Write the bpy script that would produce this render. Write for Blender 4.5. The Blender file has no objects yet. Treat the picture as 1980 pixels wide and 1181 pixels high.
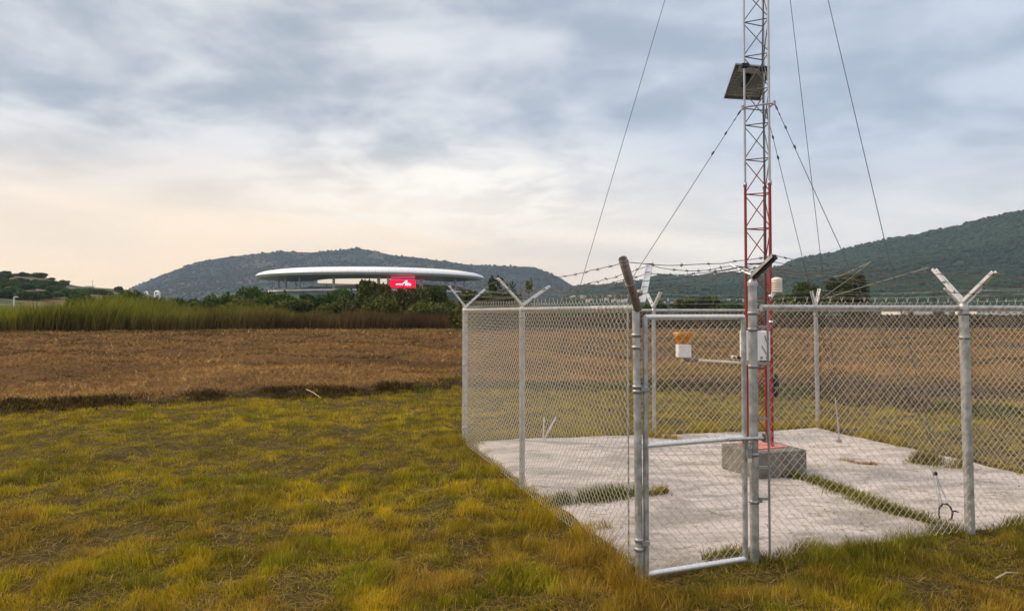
import bpy, math, random
import numpy as np
R = math.radians
random.seed(7)
rng = np.random.default_rng(11)
S = bpy.context.scene
COL = S.collection

# ------------------------------------------------------------------ camera
F = 1400.0; CX = 990.0; HZ = 604.0; CAMH = 1.75; PITCH = R(1.5)
CY = HZ - F*math.tan(PITCH)
cd = bpy.data.cameras.new('camera'); cam = bpy.data.objects.new('camera', cd); COL.objects.link(cam)
cam.location = (0, 0, CAMH); cam.rotation_euler = (R(90)+PITCH, 0, 0)
cd.sensor_fit = 'HORIZONTAL'; cd.sensor_width = 36; cd.lens = 36*F/1980
cd.shift_y = -(590.5-CY)/1980
cd.clip_start = 0.05; cd.clip_end = 30000
S.camera = cam

# ------------------------------------------------------------------ light, sky, exposure
SUN_EL, SUN_AZ = R(42), math.atan2(0.22, -0.975)        # sun stands to the left, a little ahead
sd = bpy.data.lights.new('sun', 'SUN'); sd.energy = 3.2; sd.angle = R(11); sd.color = (1.0, .83, .60)
sun = bpy.data.objects.new('sun', sd); COL.objects.link(sun)
from mathutils import Vector, Matrix
sv = Vector((math.cos(SUN_EL)*math.cos(SUN_AZ), math.cos(SUN_EL)*math.sin(SUN_AZ), math.sin(SUN_EL)))
sun.rotation_euler = sv.to_track_quat('Z', 'Y').to_euler()

class NT:
    def __init__(s, tree): s.t = tree
    def n(s, typ, **kw):
        nd = s.t.nodes.new(typ)
        for k, v in kw.items():
            if k.startswith('i_'):
                key = k[2:]; key = int(key) if key.isdigit() else key.replace('_', ' ')
                if isinstance(v, bpy.types.NodeSocket): s.t.links.new(v, nd.inputs[key])
                else: nd.inputs[key].default_value = v
            else: setattr(nd, k, v)
        return nd
    def link(s, a, b): s.t.links.new(a, b)
    def math(s, op, a, b=0.5, c=None, clamp=False):
        nd = s.t.nodes.new('ShaderNodeMath'); nd.operation = op; nd.use_clamp = clamp
        for i, v in enumerate((a, b, c)):
            if v is None: continue
            if isinstance(v, bpy.types.NodeSocket): s.t.links.new(v, nd.inputs[i])
            else: nd.inputs[i].default_value = v
        return nd.outputs[0]
    def mix(s, fac, a, b, mode='MIX'):
        nd = s.t.nodes.new('ShaderNodeMix'); nd.data_type = 'RGBA'; nd.blend_type = mode
        for i, v in ((0, fac), (6, a), (7, b)):
            if isinstance(v, bpy.types.NodeSocket): s.t.links.new(v, nd.inputs[i])
            else: nd.inputs[i].default_value = (tuple(v)+(1,))[:4] if isinstance(v, (tuple, list)) else v
        return nd.outputs[2]
    def step(s, v, a, b, lo=0., hi=1.):
        nd = s.t.nodes.new('ShaderNodeMapRange'); nd.interpolation_type = 'SMOOTHSTEP'
        s.t.links.new(v, nd.inputs[0])
        for i, x in enumerate((a, b, lo, hi)): nd.inputs[i+1].default_value = x
        return nd.outputs[0]
    def noise(s, vec, scale, detail=5, rough=.55, dist=0.):
        nd = s.n('ShaderNodeTexNoise'); nd.inputs['Scale'].default_value = scale
        nd.inputs['Detail'].default_value = detail; nd.inputs['Roughness'].default_value = rough
        nd.inputs['Distortion'].default_value = dist
        if vec is not None: s.t.links.new(vec, nd.inputs['Vector'])
        return nd.outputs[0]

world = bpy.data.worlds.new('World'); S.world = world; world.use_nodes = True
w = NT(world.node_tree); w.t.nodes.clear()
tc = w.n('ShaderNodeTexCoord'); sep = w.n('ShaderNodeSeparateXYZ', i_0=tc.outputs['Generated'])
dx, dy, dz = sep.outputs
sky = w.n('ShaderNodeTexSky'); sky.sky_type = 'NISHITA'; sky.sun_disc = False
sky.sun_elevation = SUN_EL; sky.sun_rotation = math.atan2(sv.x, sv.y)
zc = w.math('MAXIMUM', dz, 0.0)
den = w.math('ADD', zc, 0.16)
px = w.math('DIVIDE', dx, den); py = w.math('DIVIDE', dy, den)
pl = w.n('ShaderNodeCombineXYZ', i_0=px, i_1=py, i_2=3.7)
n1 = w.noise(pl.outputs[0], 1.7, 6, .52, .5)
n1b = w.noise(pl.outputs[0], 3.6, 5, .5, .3)
pst = w.n('ShaderNodeCombineXYZ', i_0=w.math('MULTIPLY', dx, 2.2), i_1=w.math('MULTIPLY', dz, 11.), i_2=5.3)
n2 = w.noise(pst.outputs[0], 1.6, 5, .5, .7)
right = w.step(dx, -.30, .45)
# cloud cover thins to bluish grey towards the top and to the right
darkc = w.mix(right, (.42, .475, .55), (.43, .505, .635))
litec = w.mix(right, (.86, .86, .88), (.66, .73, .84))
mixn = w.math('ADD', w.math('MULTIPLY', n1, .62), w.math('MULTIPLY', n1b, .38))
up = w.step(dz, .05, .34)
thr = w.math('SUBTRACT', mixn, w.math('MULTIPLY', up, .085))
cl = w.mix(w.step(thr, .30, .55), darkc, litec)
# bright overcast layer lower down, in soft bands
low = w.mix(right, (.98, .94, .90), (.84, .86, .91))
low = w.mix(w.step(n2, .33, .68), w.mix(.5, low, (.60, .62, .67)), w.mix(.6, low, (1.25, 1.17, 1.04)))
cl = w.mix(w.step(dz, .235, .07), cl, low)
# warm light near the horizon, strongest at the left
warm = w.math('MULTIPLY', w.step(dz, .25, .02), w.step(dx, .45, -.30, .15, 1.))
warm = w.math('MULTIPLY', warm, w.step(n2, .2, .7, .72, 1.))
cl = w.mix(warm, cl, (1.34, .965, .60))
glow = w.math('MULTIPLY', w.math('MULTIPLY', w.step(dx, -.45, -.06), w.step(dx, .26, -.04)), w.math('MULTIPLY', w.step(dz, .07, .16), w.step(dz, .26, .175)))
glow = w.math('MULTIPLY', glow, w.step(n1b, .38, .62, .25, .8))       # thin cloud lit from behind
cl = w.mix(glow, cl, (1.25, 1.17, 1.05))
# brighter overhead, as an overcast dome is
cl = w.mix(w.step(dz, .42, .85), cl, (1.12, 1.12, 1.15))
behind = w.step(dy, .15, -.5)
cl = w.mix(behind, cl, w.mix(w.step(dz, .0, .5), (.62, .63, .66), (1.1, 1.1, 1.12)))
skyc = w.mix(.9, sky.outputs[0], w.mix(1., cl, (10, 10, 10), 'MULTIPLY'))
bg = w.n('ShaderNodeBackground', i_0=skyc); bg.inputs[1].default_value = .1
w.link(bg.outputs[0], w.n('ShaderNodeOutputWorld').inputs[0])

S.view_settings.view_transform = 'Standard'; S.view_settings.look = 'None'
S.view_settings.exposure = 0.07; S.view_settings.gamma = 1.0
S.view_settings.use_curve_mapping = False
S.render.engine = 'CYCLES'
S.cycles.use_denoising = True
S.cycles.max_bounces = 5; S.cycles.diffuse_bounces = 3; S.cycles.glossy_bounces = 3
S.cycles.transmission_bounces = 3; S.cycles.volume_bounces = 0; S.cycles.transparent_max_bounces = 6

# ------------------------------------------------------------------ layout helpers
def ray(px_, py_):
    u = (px_-CX)/F; v = (CY-py_)/F
    c, s = math.cos(PITCH), math.sin(PITCH)
    return Vector((u, c-v*s, s+v*c))
def W(px_, py_, Y):                 # the point at distance Y ahead
    d = ray(px_, py_); return Vector((0, 0, CAMH)) + d*(Y/d.y)
def G(px_, py_, z=0.):              # the point on the ground
    d = ray(px_, py_); return Vector((0, 0, CAMH)) + d*((z-CAMH)/d.z)

def hsh(ix, iy, seed):
    h = (ix.astype(np.int64)*374761393 + iy.astype(np.int64)*668265263 + seed*974711) & 0xffffffff
    h = ((h ^ (h >> 13))*1274126177) & 0xffffffff
    return ((h ^ (h >> 16)) & 0xffff)/65535.0
def vnoise(x, y, seed=0):
    x = np.asarray(x, float); y = np.asarray(y, float)
    ix = np.floor(x); iy = np.floor(y); fx = x-ix; fy = y-iy
    fx = fx*fx*(3-2*fx); fy = fy*fy*(3-2*fy)
    a = hsh(ix, iy, seed); b = hsh(ix+1, iy, seed); c = hsh(ix, iy+1, seed); d = hsh(ix+1, iy+1, seed)
    return (a*(1-fx)+b*fx)*(1-fy) + (c*(1-fx)+d*fx)*fy
def fbm(x, y, seed=0, oct=4):
    s = 0; a = .5; t = 0
    for o in range(oct):
        s = s + a*vnoise(np.asarray(x)*2**o+o*17.3, np.asarray(y)*2**o-o*9.1, seed+o); t += a; a *= .5
    return s/t
def sstep(a, b, x):
    t = np.clip((np.asarray(x, float)-a)/(b-a), 0, 1); return t*t*(3-2*t)

# ------------------------------------------------------------------ object helpers
def tag(o, label=None, cat=None, group=None, kind=None):
    if label: o['label'] = label
    if cat: o['category'] = cat
    if group: o['group'] = group
    if kind: o['kind'] = kind
    return o
def empty(name, loc, label=None, cat=None, group=None, rz=0):
    o = bpy.data.objects.new(name, None); o.empty_display_size = .2
    o.location = loc; o.rotation_euler = (0, 0, rz); COL.objects.link(o)
    return tag(o, label, cat, group)
def root_loc(p):
    while p.parent: p = p.parent
    return Vector(p.location)
class MB:
    """collects shapes in world coordinates; build() links them as ONE mesh object"""
    def __init__(s): s.v = []; s.f = []; s.n = 0; s.sm = []
    def add(s, vs, fs, smooth=False):
        s.v.extend([tuple(p) for p in vs]); s.f.extend([tuple(i+s.n for i in f) for f in fs])
        s.sm.extend([smooth]*len(fs)); s.n += len(vs); return s
    def path(s, pts, r, n=10, caps=True, smooth=True):
        pts = [Vector(p) for p in pts]; k = len(pts)
        rr = r if isinstance(r, (list, tuple)) else [r]*k
        t0 = (pts[1]-pts[0]).normalized()
        ref = Vector((0, 0, 1)) if abs(t0.z) < .9 else Vector((1, 0, 0))
        a = t0.cross(ref).normalized()
        vs = []
        for i in range(k):
            t = (pts[min(i+1, k-1)]-pts[max(i-1, 0)]).normalized()
            a = (a - t*a.dot(t)).normalized(); b = t.cross(a)
            for j in range(n):
                th = 2*math.pi*j/n
                vs.append(pts[i]+(a*math.cos(th)+b*math.sin(th))*rr[i])
        fs = [(i*n+j, i*n+(j+1) % n, (i+1)*n+(j+1) % n, (i+1)*n+j) for i in range(k-1) for j in range(n)]
        s.add(vs, fs, smooth)
        if caps:
            s.add(vs[:n], [tuple(range(n-1, -1, -1))]); s.add(vs[-n:], [tuple(range(n))])
        return s
    def pipe(s, p0, p1, ro, ri, n=18):          # open tube with a wall
        p0 = Vector(p0); p1 = Vector(p1); t = (p1-p0).normalized()
        ref = Vector((0, 0, 1)) if abs(t.z) < .9 else Vector((1, 0, 0))
        a = t.cross(ref).normalized(); b = t.cross(a); vs = []
        q = p1 - t*.22
        for p, r in ((p0, ro), (p1, ro), (p1, ri), (q, ri)):
            for j in range(n):
                th = 2*math.pi*j/n; vs.append(p+(a*math.cos(th)+b*math.sin(th))*r)
        fs = [(i*n+j, i*n+(j+1) % n, (i+1)*n+(j+1) % n, (i+1)*n+j) for i in range(3) for j in range(n)]
        s.add(vs, fs, True); s.add(vs[:n], [tuple(range(n-1, -1, -1))]); s.add(vs[-n:], [tuple(range(n))]); return s
    def box(s, c, x, y, z, bev=0):              # centre and three half-axis vectors
        c = Vector(c); x, y, z = Vector(x), Vector(y), Vector(z)
        if not bev:
            vs = [c+x*i+y*j+z*k for i in (-1, 1) for j in (-1, 1) for k in (-1, 1)]
            return s.add(vs, [(0, 1, 3, 2), (4, 6, 7, 5), (0, 4, 5, 1), (2, 3, 7, 6), (0, 2, 6, 4), (1, 5, 7, 3)])
        bm_ = __import__('bmesh').new(); __import__('bmesh').ops.create_cube(bm_, size=2)
        for v in bm_.verts: v.co = Vector((v.co.x*x.length, v.co.y*y.length, v.co.z*z.length))
        __import__('bmesh').ops.bevel(bm_, geom=list(bm_.edges), offset=bev, segments=2, affect='EDGES', profile=.5)
        xn, yn, zn = x.normalized(), y.normalized(), z.normalized()
        bm_.verts.index_update()
        s.add([c+xn*v.co.x+yn*v.co.y+zn*v.co.z for v in bm_.verts], [[v.index for v in f.verts] for f in bm_.faces]); bm_.free(); return s
    def lathe(s, c, prof, n=24, smooth=True):
        c = Vector(c); vs = []; k = len(prof)
        for r_, z_ in prof:
            for j in range(n):
                th = 2*math.pi*j/n; vs.append(c+Vector((r_*math.cos(th), r_*math.sin(th), z_)))
        return s.add(vs, [(i*n+j, i*n+(j+1) % n, (i+1)*n+(j+1) % n, (i+1)*n+j) for i in range(k-1) for j in range(n)], smooth)
    def build(s, name, mat, parent=None):
        me = bpy.data.meshes.new(name)
        off = root_loc(parent) if parent else Vector((0, 0, 0))
        me.from_pydata([(p[0]-off.x, p[1]-off.y, p[2]-off.z) for p in s.v], [], s.f); me.update()
        me.polygons.foreach_set('use_smooth', s.sm)
        me.materials.append(mat)
        o = bpy.data.objects.new(name, me); COL.objects.link(o)
        if parent: o.parent = parent
        return o
def npmesh(name, mat, V, faces4=None, faces3=None, col=None, parent=None, smooth=False, off=None):
    """fast mesh from numpy arrays, with an optional colour per vertex"""
    V = np.asarray(V, np.float32)
    if parent is not None: V = V-np.array(root_loc(parent), np.float32)
    me = bpy.data.meshes.new(name); me.vertices.add(len(V)); me.vertices.foreach_set('co', V.ravel())
    idx = []; tot = []
    if faces4 is not None: idx.append(np.asarray(faces4, np.int32).ravel()); tot.append(np.full(len(faces4), 4, np.int32))
    if faces3 is not None: idx.append(np.asarray(faces3, np.int32).ravel()); tot.append(np.full(len(faces3), 3, np.int32))
    idx = np.concatenate(idx); tot = np.concatenate(tot)
    me.loops.add(len(idx)); me.loops.foreach_set('vertex_index', idx)
    me.polygons.add(len(tot)); st = np.concatenate([[0], np.cumsum(tot)[:-1]]).astype(np.int32)
    me.polygons.foreach_set('loop_start', st); me.polygons.foreach_set('loop_total', tot)
    if smooth: me.polygons.foreach_set('use_smooth', np.ones(len(tot), bool))
    if col is not None:
        at = me.color_attributes.new('col', 'FLOAT_COLOR', 'POINT')
        c4 = np.ones((len(V), 4), np.float32); c4[:, :3] = col
        at.data.foreach_set('color', c4.ravel())
    me.update(calc_edges=True)
    if mat: me.materials.append(mat)
    o = bpy.data.objects.new(name, me); COL.objects.link(o)
    if parent is not None: o.parent = parent
    return o
def copy_tree(o, parent=None):
    c = o.copy(); COL.objects.link(c)
    if parent: c.parent = parent
    for ch in list(o.children): copy_tree(ch, c)
    return c

# ------------------------------------------------------------------ materials
def mat(name, col, rough=.6, metal=0., var=.15, scale=20., bump=0., bscale=60., spec=.4, col2=None, attr=False,
        transl=0., emis=None, seams=0):
    m = bpy.data.materials.new(name); m.use_nodes = True; t = NT(m.node_tree); b = t.t.nodes['Principled BSDF']
    geo = t.n('ShaderNodeTexCoord'); pos = geo.outputs['Object']
    if attr: base = t.n('ShaderNodeAttribute', attribute_name='col').outputs['Color']
    else: base = t.n('ShaderNodeRGB').outputs[0]; base.default_value = tuple(col)+(1,)
    nz = t.noise(pos, scale, 6, .6)
    c = base
    if col2 is not None: c = t.mix(t.step(nz, .38, .62), base, col2)
    if var:
        k = t.step(nz, .3, .7, 1-var, 1+var)
        cmb = t.n('ShaderNodeCombineColor', i_0=k, i_1=k, i_2=k)
        c = t.mix(1., c, cmb.outputs[0], 'MULTIPLY')
    if seams:                                   # joints between the roof panels
        sx = t.n('ShaderNodeSeparateXYZ', i_0=pos).outputs
        fr = t.math('FRACT', t.math('MULTIPLY', t.math('ARCTAN2', sx[1], sx[0]), seams/6.2832))
        c = t.mix(t.step(fr, .93, .97, 0, .55), c, (.42, .41, .41))
    t.link(c, b.inputs['Base Color'])
    b.inputs['Roughness'].default_value = rough; b.inputs['Metallic'].default_value = metal
    b.inputs['Specular IOR Level'].default_value = spec
    if metal: t.link(t.step(nz, .3, .7, max(rough-.12, .05), rough+.12), b.inputs['Roughness'])
    if bump:
        bp = t.n('ShaderNodeBump', i_Height=t.noise(pos, bscale, 6, .65)); bp.inputs['Strength'].default_value = bump
        bp.inputs['Distance'].default_value = .02
        t.link(bp.outputs[0], b.inputs['Normal'])
    if emis:
        b.inputs['Emission Color'].default_value = tuple(emis[:3])+(1,); b.inputs['Emission Strength'].default_value = emis[3]
    if transl:
        tr = t.n('ShaderNodeBsdfTranslucent'); t.link(c, tr.inputs[0])
        mx = t.n('ShaderNodeMixShader'); mx.inputs[0].default_value = transl
        t.link(b.outputs[0], mx.inputs[1]); t.link(tr.outputs[0], mx.inputs[2])
        t.link(mx.outputs[0], t.t.nodes['Material Output'].inputs[0])
    return m
M = dict(
    galv=mat('galvanised steel', (.47, .46, .45), .47, .7, .24, 17),
    galv_dull=mat('dull galvanised steel', (.36, .35, .34), .5, .6, .18, 26),
    galv_lite=mat('bright galvanised steel', (.74, .74, .75), .42, .5, .10, 45),
    wire=mat('fence wire', (.62, .57, .49), .45, .25, .1, 40),
    barb=mat('weathered barbed wire', (.17, .14, .12), .6, .5, .25, 60),
    barb_lite=mat('bright wire', (.34, .33, .31), .5, .5, .1, 60),
    pipe_in=mat('brown steel pipe', (.21, .18, .15), .6, .35, .22, 24),  # darker, browner steel for the pipe arm
    red=mat('red tower paint', (.27, .016, .018), .45, 0, .18, 14, spec=.5),
    redplate=mat('faded red plate', (.62, .20, .16), .6, 0, .2, 18),
    tower=mat('zinc tower tube', (.40, .41, .44), .42, .7, .12, 18),
    lace=mat('dark zinc lacing', (.13, .135, .15), .5, .5, .12, 18), redlace=mat('dark red lacing', (.20, .014, .016), .5, 0, .12, 18),
    dark=mat('black rubber and arm shade', (.018, .018, .02), .6, 0, .2, 30),
    white=mat('white enclosure paint', (.78, .75, .74), .4, 0, .04, 9),
    cream=mat('cream plastic', (.74, .66, .55), .5, 0, .05, 12),
    yellow=mat('amber plastic funnel', (.44, .165, .006), .38, 0, .1, 14),
    block=mat('old concrete block', (.17, .155, .13), .9, 0, .32, 7, .5, 60),
    cable=mat('guy cable', (.085, .09, .10), .5, .5, .1, 40),
    panel=mat('solar panel back', (.17, .20, .19), .5, 0, .2, 30),
    cell=mat('solar cell line', (.70, .68, .46), .5, 0, .1, 30),
    alu=mat('panel frame', (.17, .16, .16), .45, .5, .1, 20),
    grass=mat('grass blades', (1, 1, 1), .75, 0, 0, attr=True, spec=.12, transl=.28),
    straw=mat('straw', (1, 1, 1), .85, 0, 0, attr=True, spec=.1),
    leaf=mat('leaves', (1, 1, 1), .75, 0, 0, attr=True, spec=.12, transl=.15),
    bark=mat('bark', (.09, .065, .045), .9, 0, .3, 3),
    roofw=mat('white roof membrane', (.78, .77, .78), .38, 0, .05, .05, seams=120),
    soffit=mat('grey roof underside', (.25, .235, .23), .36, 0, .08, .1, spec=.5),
    conc=mat('stadium concrete', (.55, .52, .49), .8, 0, .15, .2),
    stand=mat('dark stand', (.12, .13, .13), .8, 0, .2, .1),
    mound=mat('grass mound', (.040, .058, .028), .95, 0, .25, .08),
    led=mat('red led face', (.25, .0, .01), .9, 0, 0, spec=.05, emis=(1., .0, .022, 2.2)),
    ledw=mat('lit white letters', (.9, .9, .9), .5, 0, 0, emis=(1., .78, .86, 1.05)),
    screen_refl=mat('painted pink screen reflection', (.5, .05, .1), .5, 0, .3, .6, emis=(.75, .05, .16, .55)),  # the screen's reflection on the soffit, put in as an emitting pink
    wall_glow=mat('pale far wall with added glow', (.8, .74, .62), .5, 0, .1, .3, emis=(1., .86, .66, .75)),  # glow added to a pale far wall that is no light source
    house=mat('house render', (.82, .76, .70), .8, 0, .12, .1),
    roof=mat('house roof', (.42, .33, .28), .85, 0, .2, .1),
    glass=mat('dark window', (.05, .06, .07), .2, 0, .1, 1),
    wood=mat('dry stick', (.42, .32, .20), .8, 0, .2, 20),
)

# ------------------------------------------------------------------ key points on the ground
GP, LP, RP = G(1237, 1120), G(1459.5, 1085), G(1876, 1030)
LC, BP, BR = G(899, 855), G(1265, 840), G(1582, 826)
ML = (GP+LC)/2
fdir = (RP-GP).normalized(); fin = Vector((-fdir.y, fdir.x, 0))        # along the front, and inwards
ldir = (LC-GP).normalized()
FR = RP + fdir*2.45
_k = (1862-CX)/F; _d = FR-BR
RM = BR + _d*((_k*BR.y-BR.x)/(_d.x-_k*_d.y))
CORN = [GP, FR, BR, LC]
def inside_pad(x, y, grow=0.):
    ok = np.ones(np.shape(x), bool)
    for i in range(4):
        a = CORN[i]; b = CORN[(i+1) % 4]; e = (b-a).normalized()
        ok &= ((x-a.x)*(-e.y) + (y-a.y)*e.x) > -grow
    return ok
def edge_dist(x, y):
    d = None
    for i in range(4):
        a = CORN[i]; b = CORN[(i+1) % 4]; e = (b-a).normalized()
        q = (x-a.x)*(-e.y) + (y-a.y)*e.x
        d = q if d is None else np.minimum(d, q)
    return d                                    # positive inside

# lawn to field border
BX = np.array([-60, -14, -8.8, -6.4, -5, -1.2, 1., 3., 5., 8., 12., 60])
BY = np.array([9.0, 10.8, 12.5, 14.2, 15.0, 16.6, 16.6, 16.4, 14.6, 12.2, 11.4, 11.0])
def border(x, y):                               # >0 in the field
    return y - np.interp(x, BX, BY) - (fbm(x*.9, y*.2, 5, 3)-.5)*1.5
def ground_z(x, y):
    d = border(x, y); r = np.hypot(x, y)
    z = (fbm(x*.55, y*.55, 2, 3)-.5)*.10*sstep(2.5, 6, r)+(fbm(x*3.3, y*3.3, 4, 3)-.5)*.085*sstep(1, 3, r)*sstep(24, 14, r)
    z = z + sstep(-.05, .35, d)*.13
    z = z + sstep(0.5, 3, d)*(fbm(x*.45, y*.6, 8, 4)-.5)*.75*sstep(70, 40, y)
    z = z*(1-sstep(-.9, -.05, edge_dist(x, y))) * sstep(1200, 300, r)
    return z - .012*sstep(-.3, .2, edge_dist(x, y))

# ------------------------------------------------------------------ ground sheet
gm = mat('ground', (1, 1, 1), .95, 0, .38, 9., .6, 30, spec=.1, attr=True)
na, nr = 1200, 420
ang = np.linspace(0, 2*np.pi, na, endpoint=False)
fwd = np.pi/2
ang = ang + .62*np.sin(ang-fwd+np.pi)*1.0       # more columns ahead of the camera
rad = np.concatenate([[.3], np.geomspace(1.2, 3380, nr-1)])
A_, R_ = np.meshgrid(ang, rad); gx = R_*np.cos(A_); gy = R_*np.sin(A_)
gz = ground_z(gx, gy)
gd = border(gx, gy)
lawn_c = np.array([.060, .041, .010]); field_c = np.array([.105, .056, .020]); soil_c = np.array([.028, .019, .010]); far_c = np.array([.055, .060, .025])
fld = sstep(-.1, .3, gd)[..., None]
gc = lawn_c*(1-fld) + field_c*(.65+.7*fbm(gx*.25, gy*.8, 21, 4))[..., None]*fld
sl = (sstep(-.22, .02, gd)*sstep(.75, .2, gd)*sstep(.33, .52, fbm(gx*.8, gy*.8, 31, 3)))[..., None]
gc = gc*(1-sl)+soil_c*sl
# furrows of turned soil behind the enclosure
fur = (sstep(.63, .78, vnoise(gx*.10+3, gy*.42+gx*.07, 41))*sstep(1.5, 4, gx)*sstep(60, 25, gy)*sstep(-.1, .4, gd))[..., None]*.75
gc = gc*(1-fur)+soil_c*1.3*fur
ff = sstep(56, 66, gy)[..., None]*1.0 + (gy < 0)[..., None]*0
gc = gc*(1-ff)+far_c*ff
qi = np.arange((nr-1)*na); ri = qi//na; ai = qi % na
q4 = np.stack([ri*na+ai, (ri+1)*na+ai, (ri+1)*na+(ai+1) % na, ri*na+(ai+1) % na], 1)
V = np.stack([gx, gy, gz], -1).reshape(-1, 3)
ground = npmesh('ground', gm, V, q4, None, gc.reshape(-1, 3), smooth=True)
tag(ground, kind='structure')

# ------------------------------------------------------------------ pale pad inside the fence
pm = bpy.data.materials.new('pale gravel concrete'); pm.use_nodes = True
t = NT(pm.node_tree); b = t.t.nodes['Principled BSDF']
pos = t.n('ShaderNodeTexCoord').outputs['Object']
mp = t.n('ShaderNodeMapping', i_0=pos); mp.inputs['Scale'].default_value = (1., 2.2, 1.)
big = t.noise(mp.outputs[0], 1.1, 7, .6, .6); fine = t.noise(pos, 55, 4, .7); mid = t.noise(mp.outputs[0], 6, 6, .65, .8)
c = t.mix(t.step(big, .36, .60), (.36, .325, .305), (.66, .575, .55))
c = t.mix(t.step(mid, .54, .68, 0, .75), c, (.27, .235, .20))
gr = t.noise(mp.outputs[0], 2.3, 8, .72, 1.2)
c = t.mix(t.step(gr, .55, .66, 0, .8), c, (.24, .22, .17))
c = t.mix(t.step(fine, .52, .70, 0, .55), c, (.25, .20, .17))
t.link(c, b.inputs['Base Color']); b.inputs['Roughness'].default_value = .95; b.inputs['Specular IOR Level'].default_value = .15
hh = t.math('ADD', t.math('MULTIPLY', mid, .8), t.math('MULTIPLY', fine, .25))
bp = t.n('ShaderNodeBump', i_Height=hh); bp.inputs['Strength'].default_value = 1.; bp.inputs['Distance'].default_value = .06
t.link(bp.outputs[0], b.inputs['Normal'])
n = 150
uu, vv = np.meshgrid(np.linspace(0, 1, n), np.linspace(0, 1, n))
def quad(u, v, k):
    return (GP[k]*(1-u)+FR[k]*u)*(1-v) + (LC[k]*(1-u)+BR[k]*u)*v
X = quad(uu, vv, 0); Y = quad(uu, vv, 1)
def pad_z(x, y):
    e = edge_dist(x, y)
    return .022 + (fbm(x*1.3, y*1.3, 51, 4)-.5)*.03 + .02*np.sin(x*1.1+1)*np.sin(y*.8) - .07*sstep(.14, .0, e+ (fbm(x*2.5, y*2.5, 55, 2)-.5)*.12)
Z = pad_z(X, Y)
ii, jj = np.meshgrid(np.arange(n-1), np.arange(n-1)); a0 = (jj*n+ii).ravel()
q4 = np.stack([a0, a0+1, a0+n+1, a0+n], 1)
pad = npmesh('concrete_pad', pm, np.stack([X, Y, Z], -1).reshape(-1, 3), q4, None, None, smooth=True)
tag(pad, kind='structure')

# ------------------------------------------------------------------ grass and straw
def blades(name, mat_, base, h, wd, lean, ldir_, yaw, colb, colt, kind='stuff', parent=None, curl=.5):
    """base (N,3); every blade is a tapering, bending strip"""
    N = len(base); sx = np.stack([np.cos(yaw), np.sin(yaw), np.zeros(N)], 1)*(wd/2)[:, None]
    L = np.stack([np.cos(ldir_), np.sin(ldir_), np.zeros(N)], 1)
    up = np.array([0, 0, 1.])
    hm = h*.55
    pm_ = base + up*(hm*np.cos(lean*curl))[:, None] + L*(hm*np.sin(lean*curl))[:, None]
    pt = pm_ + up*((h-hm)*np.cos(lean))[:, None] + L*((h-hm)*np.sin(lean))[:, None]
    V = np.stack([base-sx, base+sx, pm_-sx*.75, pm_+sx*.75, pt], 1).reshape(-1, 3)
    i0 = np.arange(N)*5
    f4 = np.stack([i0, i0+1, i0+3, i0+2], 1); f3 = np.stack([i0+2, i0+3, i0+4], 1)
    cm = colb*.45+colt*.55
    C = np.stack([colb, colb, cm, cm, colt], 1).reshape(-1, 3)
    o = npmesh(name, mat_, V, f4, f3, C, parent)
    if kind: o['kind'] = kind
    return o
def scatter(N, y0, y1, kx=.92, x_extra=1.0):
    """points whose density on the ground falls with distance"""
    y = y0*(y1/y0)**rng.random(N)
    x = (rng.random(N)*2-1)*(kx*y+x_extra)
    return x, y
GREEN = np.array([.165, .185, .007]); GOLD = np.array([.45, .335, .016]); OLIVE = np.array([.34, .275, .009]); STRAW = np.array([.58, .39, .11]); DGREEN = np.array([.055, .098, .008])
def lawn_colour(x, y, N):
    g = fbm(x*2.1, y*2.1, 61, 4); g2 = fbm(x*4.5, y*4.5, 67, 3)
    fg = sstep(.50, .66, g*.7+g2*.3)                   # green clumps
    fo = sstep(.38, .60, fbm(x*1.9+9, y*1.9, 71, 4))
    c = GOLD*(1-fo)[:, None]+OLIVE*fo[:, None]
    k = (fg*.7)[:, None]
    c = c*(1-k)+GREEN*k
    # worn olive strip through the middle distance
    wn = (sstep(7.2, 8.6, y)*sstep(12., 9.5, y)*.5)[:, None]
    c = c*(1-wn)+(np.array([.27, .215, .022]))*wn
    br_ = (sstep(6.3, 4.9, y-.25*np.abs(x-.2))*sstep(.34, .58, fbm(x*1.7, y*1.7, 75, 3))*.75)[:, None]
    c = c*(1-br_)+np.array([.33, .205, .035])*br_
    # lush dark grass along the outside of the front fence
    e = edge_dist(x, y); s_ = (x-GP.x)*fdir.x+(y-GP.y)*fdir.y
    dfr = -((x-GP.x)*(-fdir.y)+(y-GP.y)*fdir.x)
    lush = sstep(-.1, .15, s_)*sstep(1.0, .15, dfr)*sstep(-.6, -.3, dfr)*(e < .3)*sstep(.25, .5, g2+.15)
    lush = (lush*.7)[:, None]
    c = c*(1-lush)+DGREEN*lush
    c = c*((.58+.68*rng.random(N))*(.28+1.42*fbm(x*5, y*5, 73, 3)))[:, None]
    st = rng.random(N) < .06
    c[st] = STRAW*(.6+.6*rng.random(st.sum()))[:, None]
    return c
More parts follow.
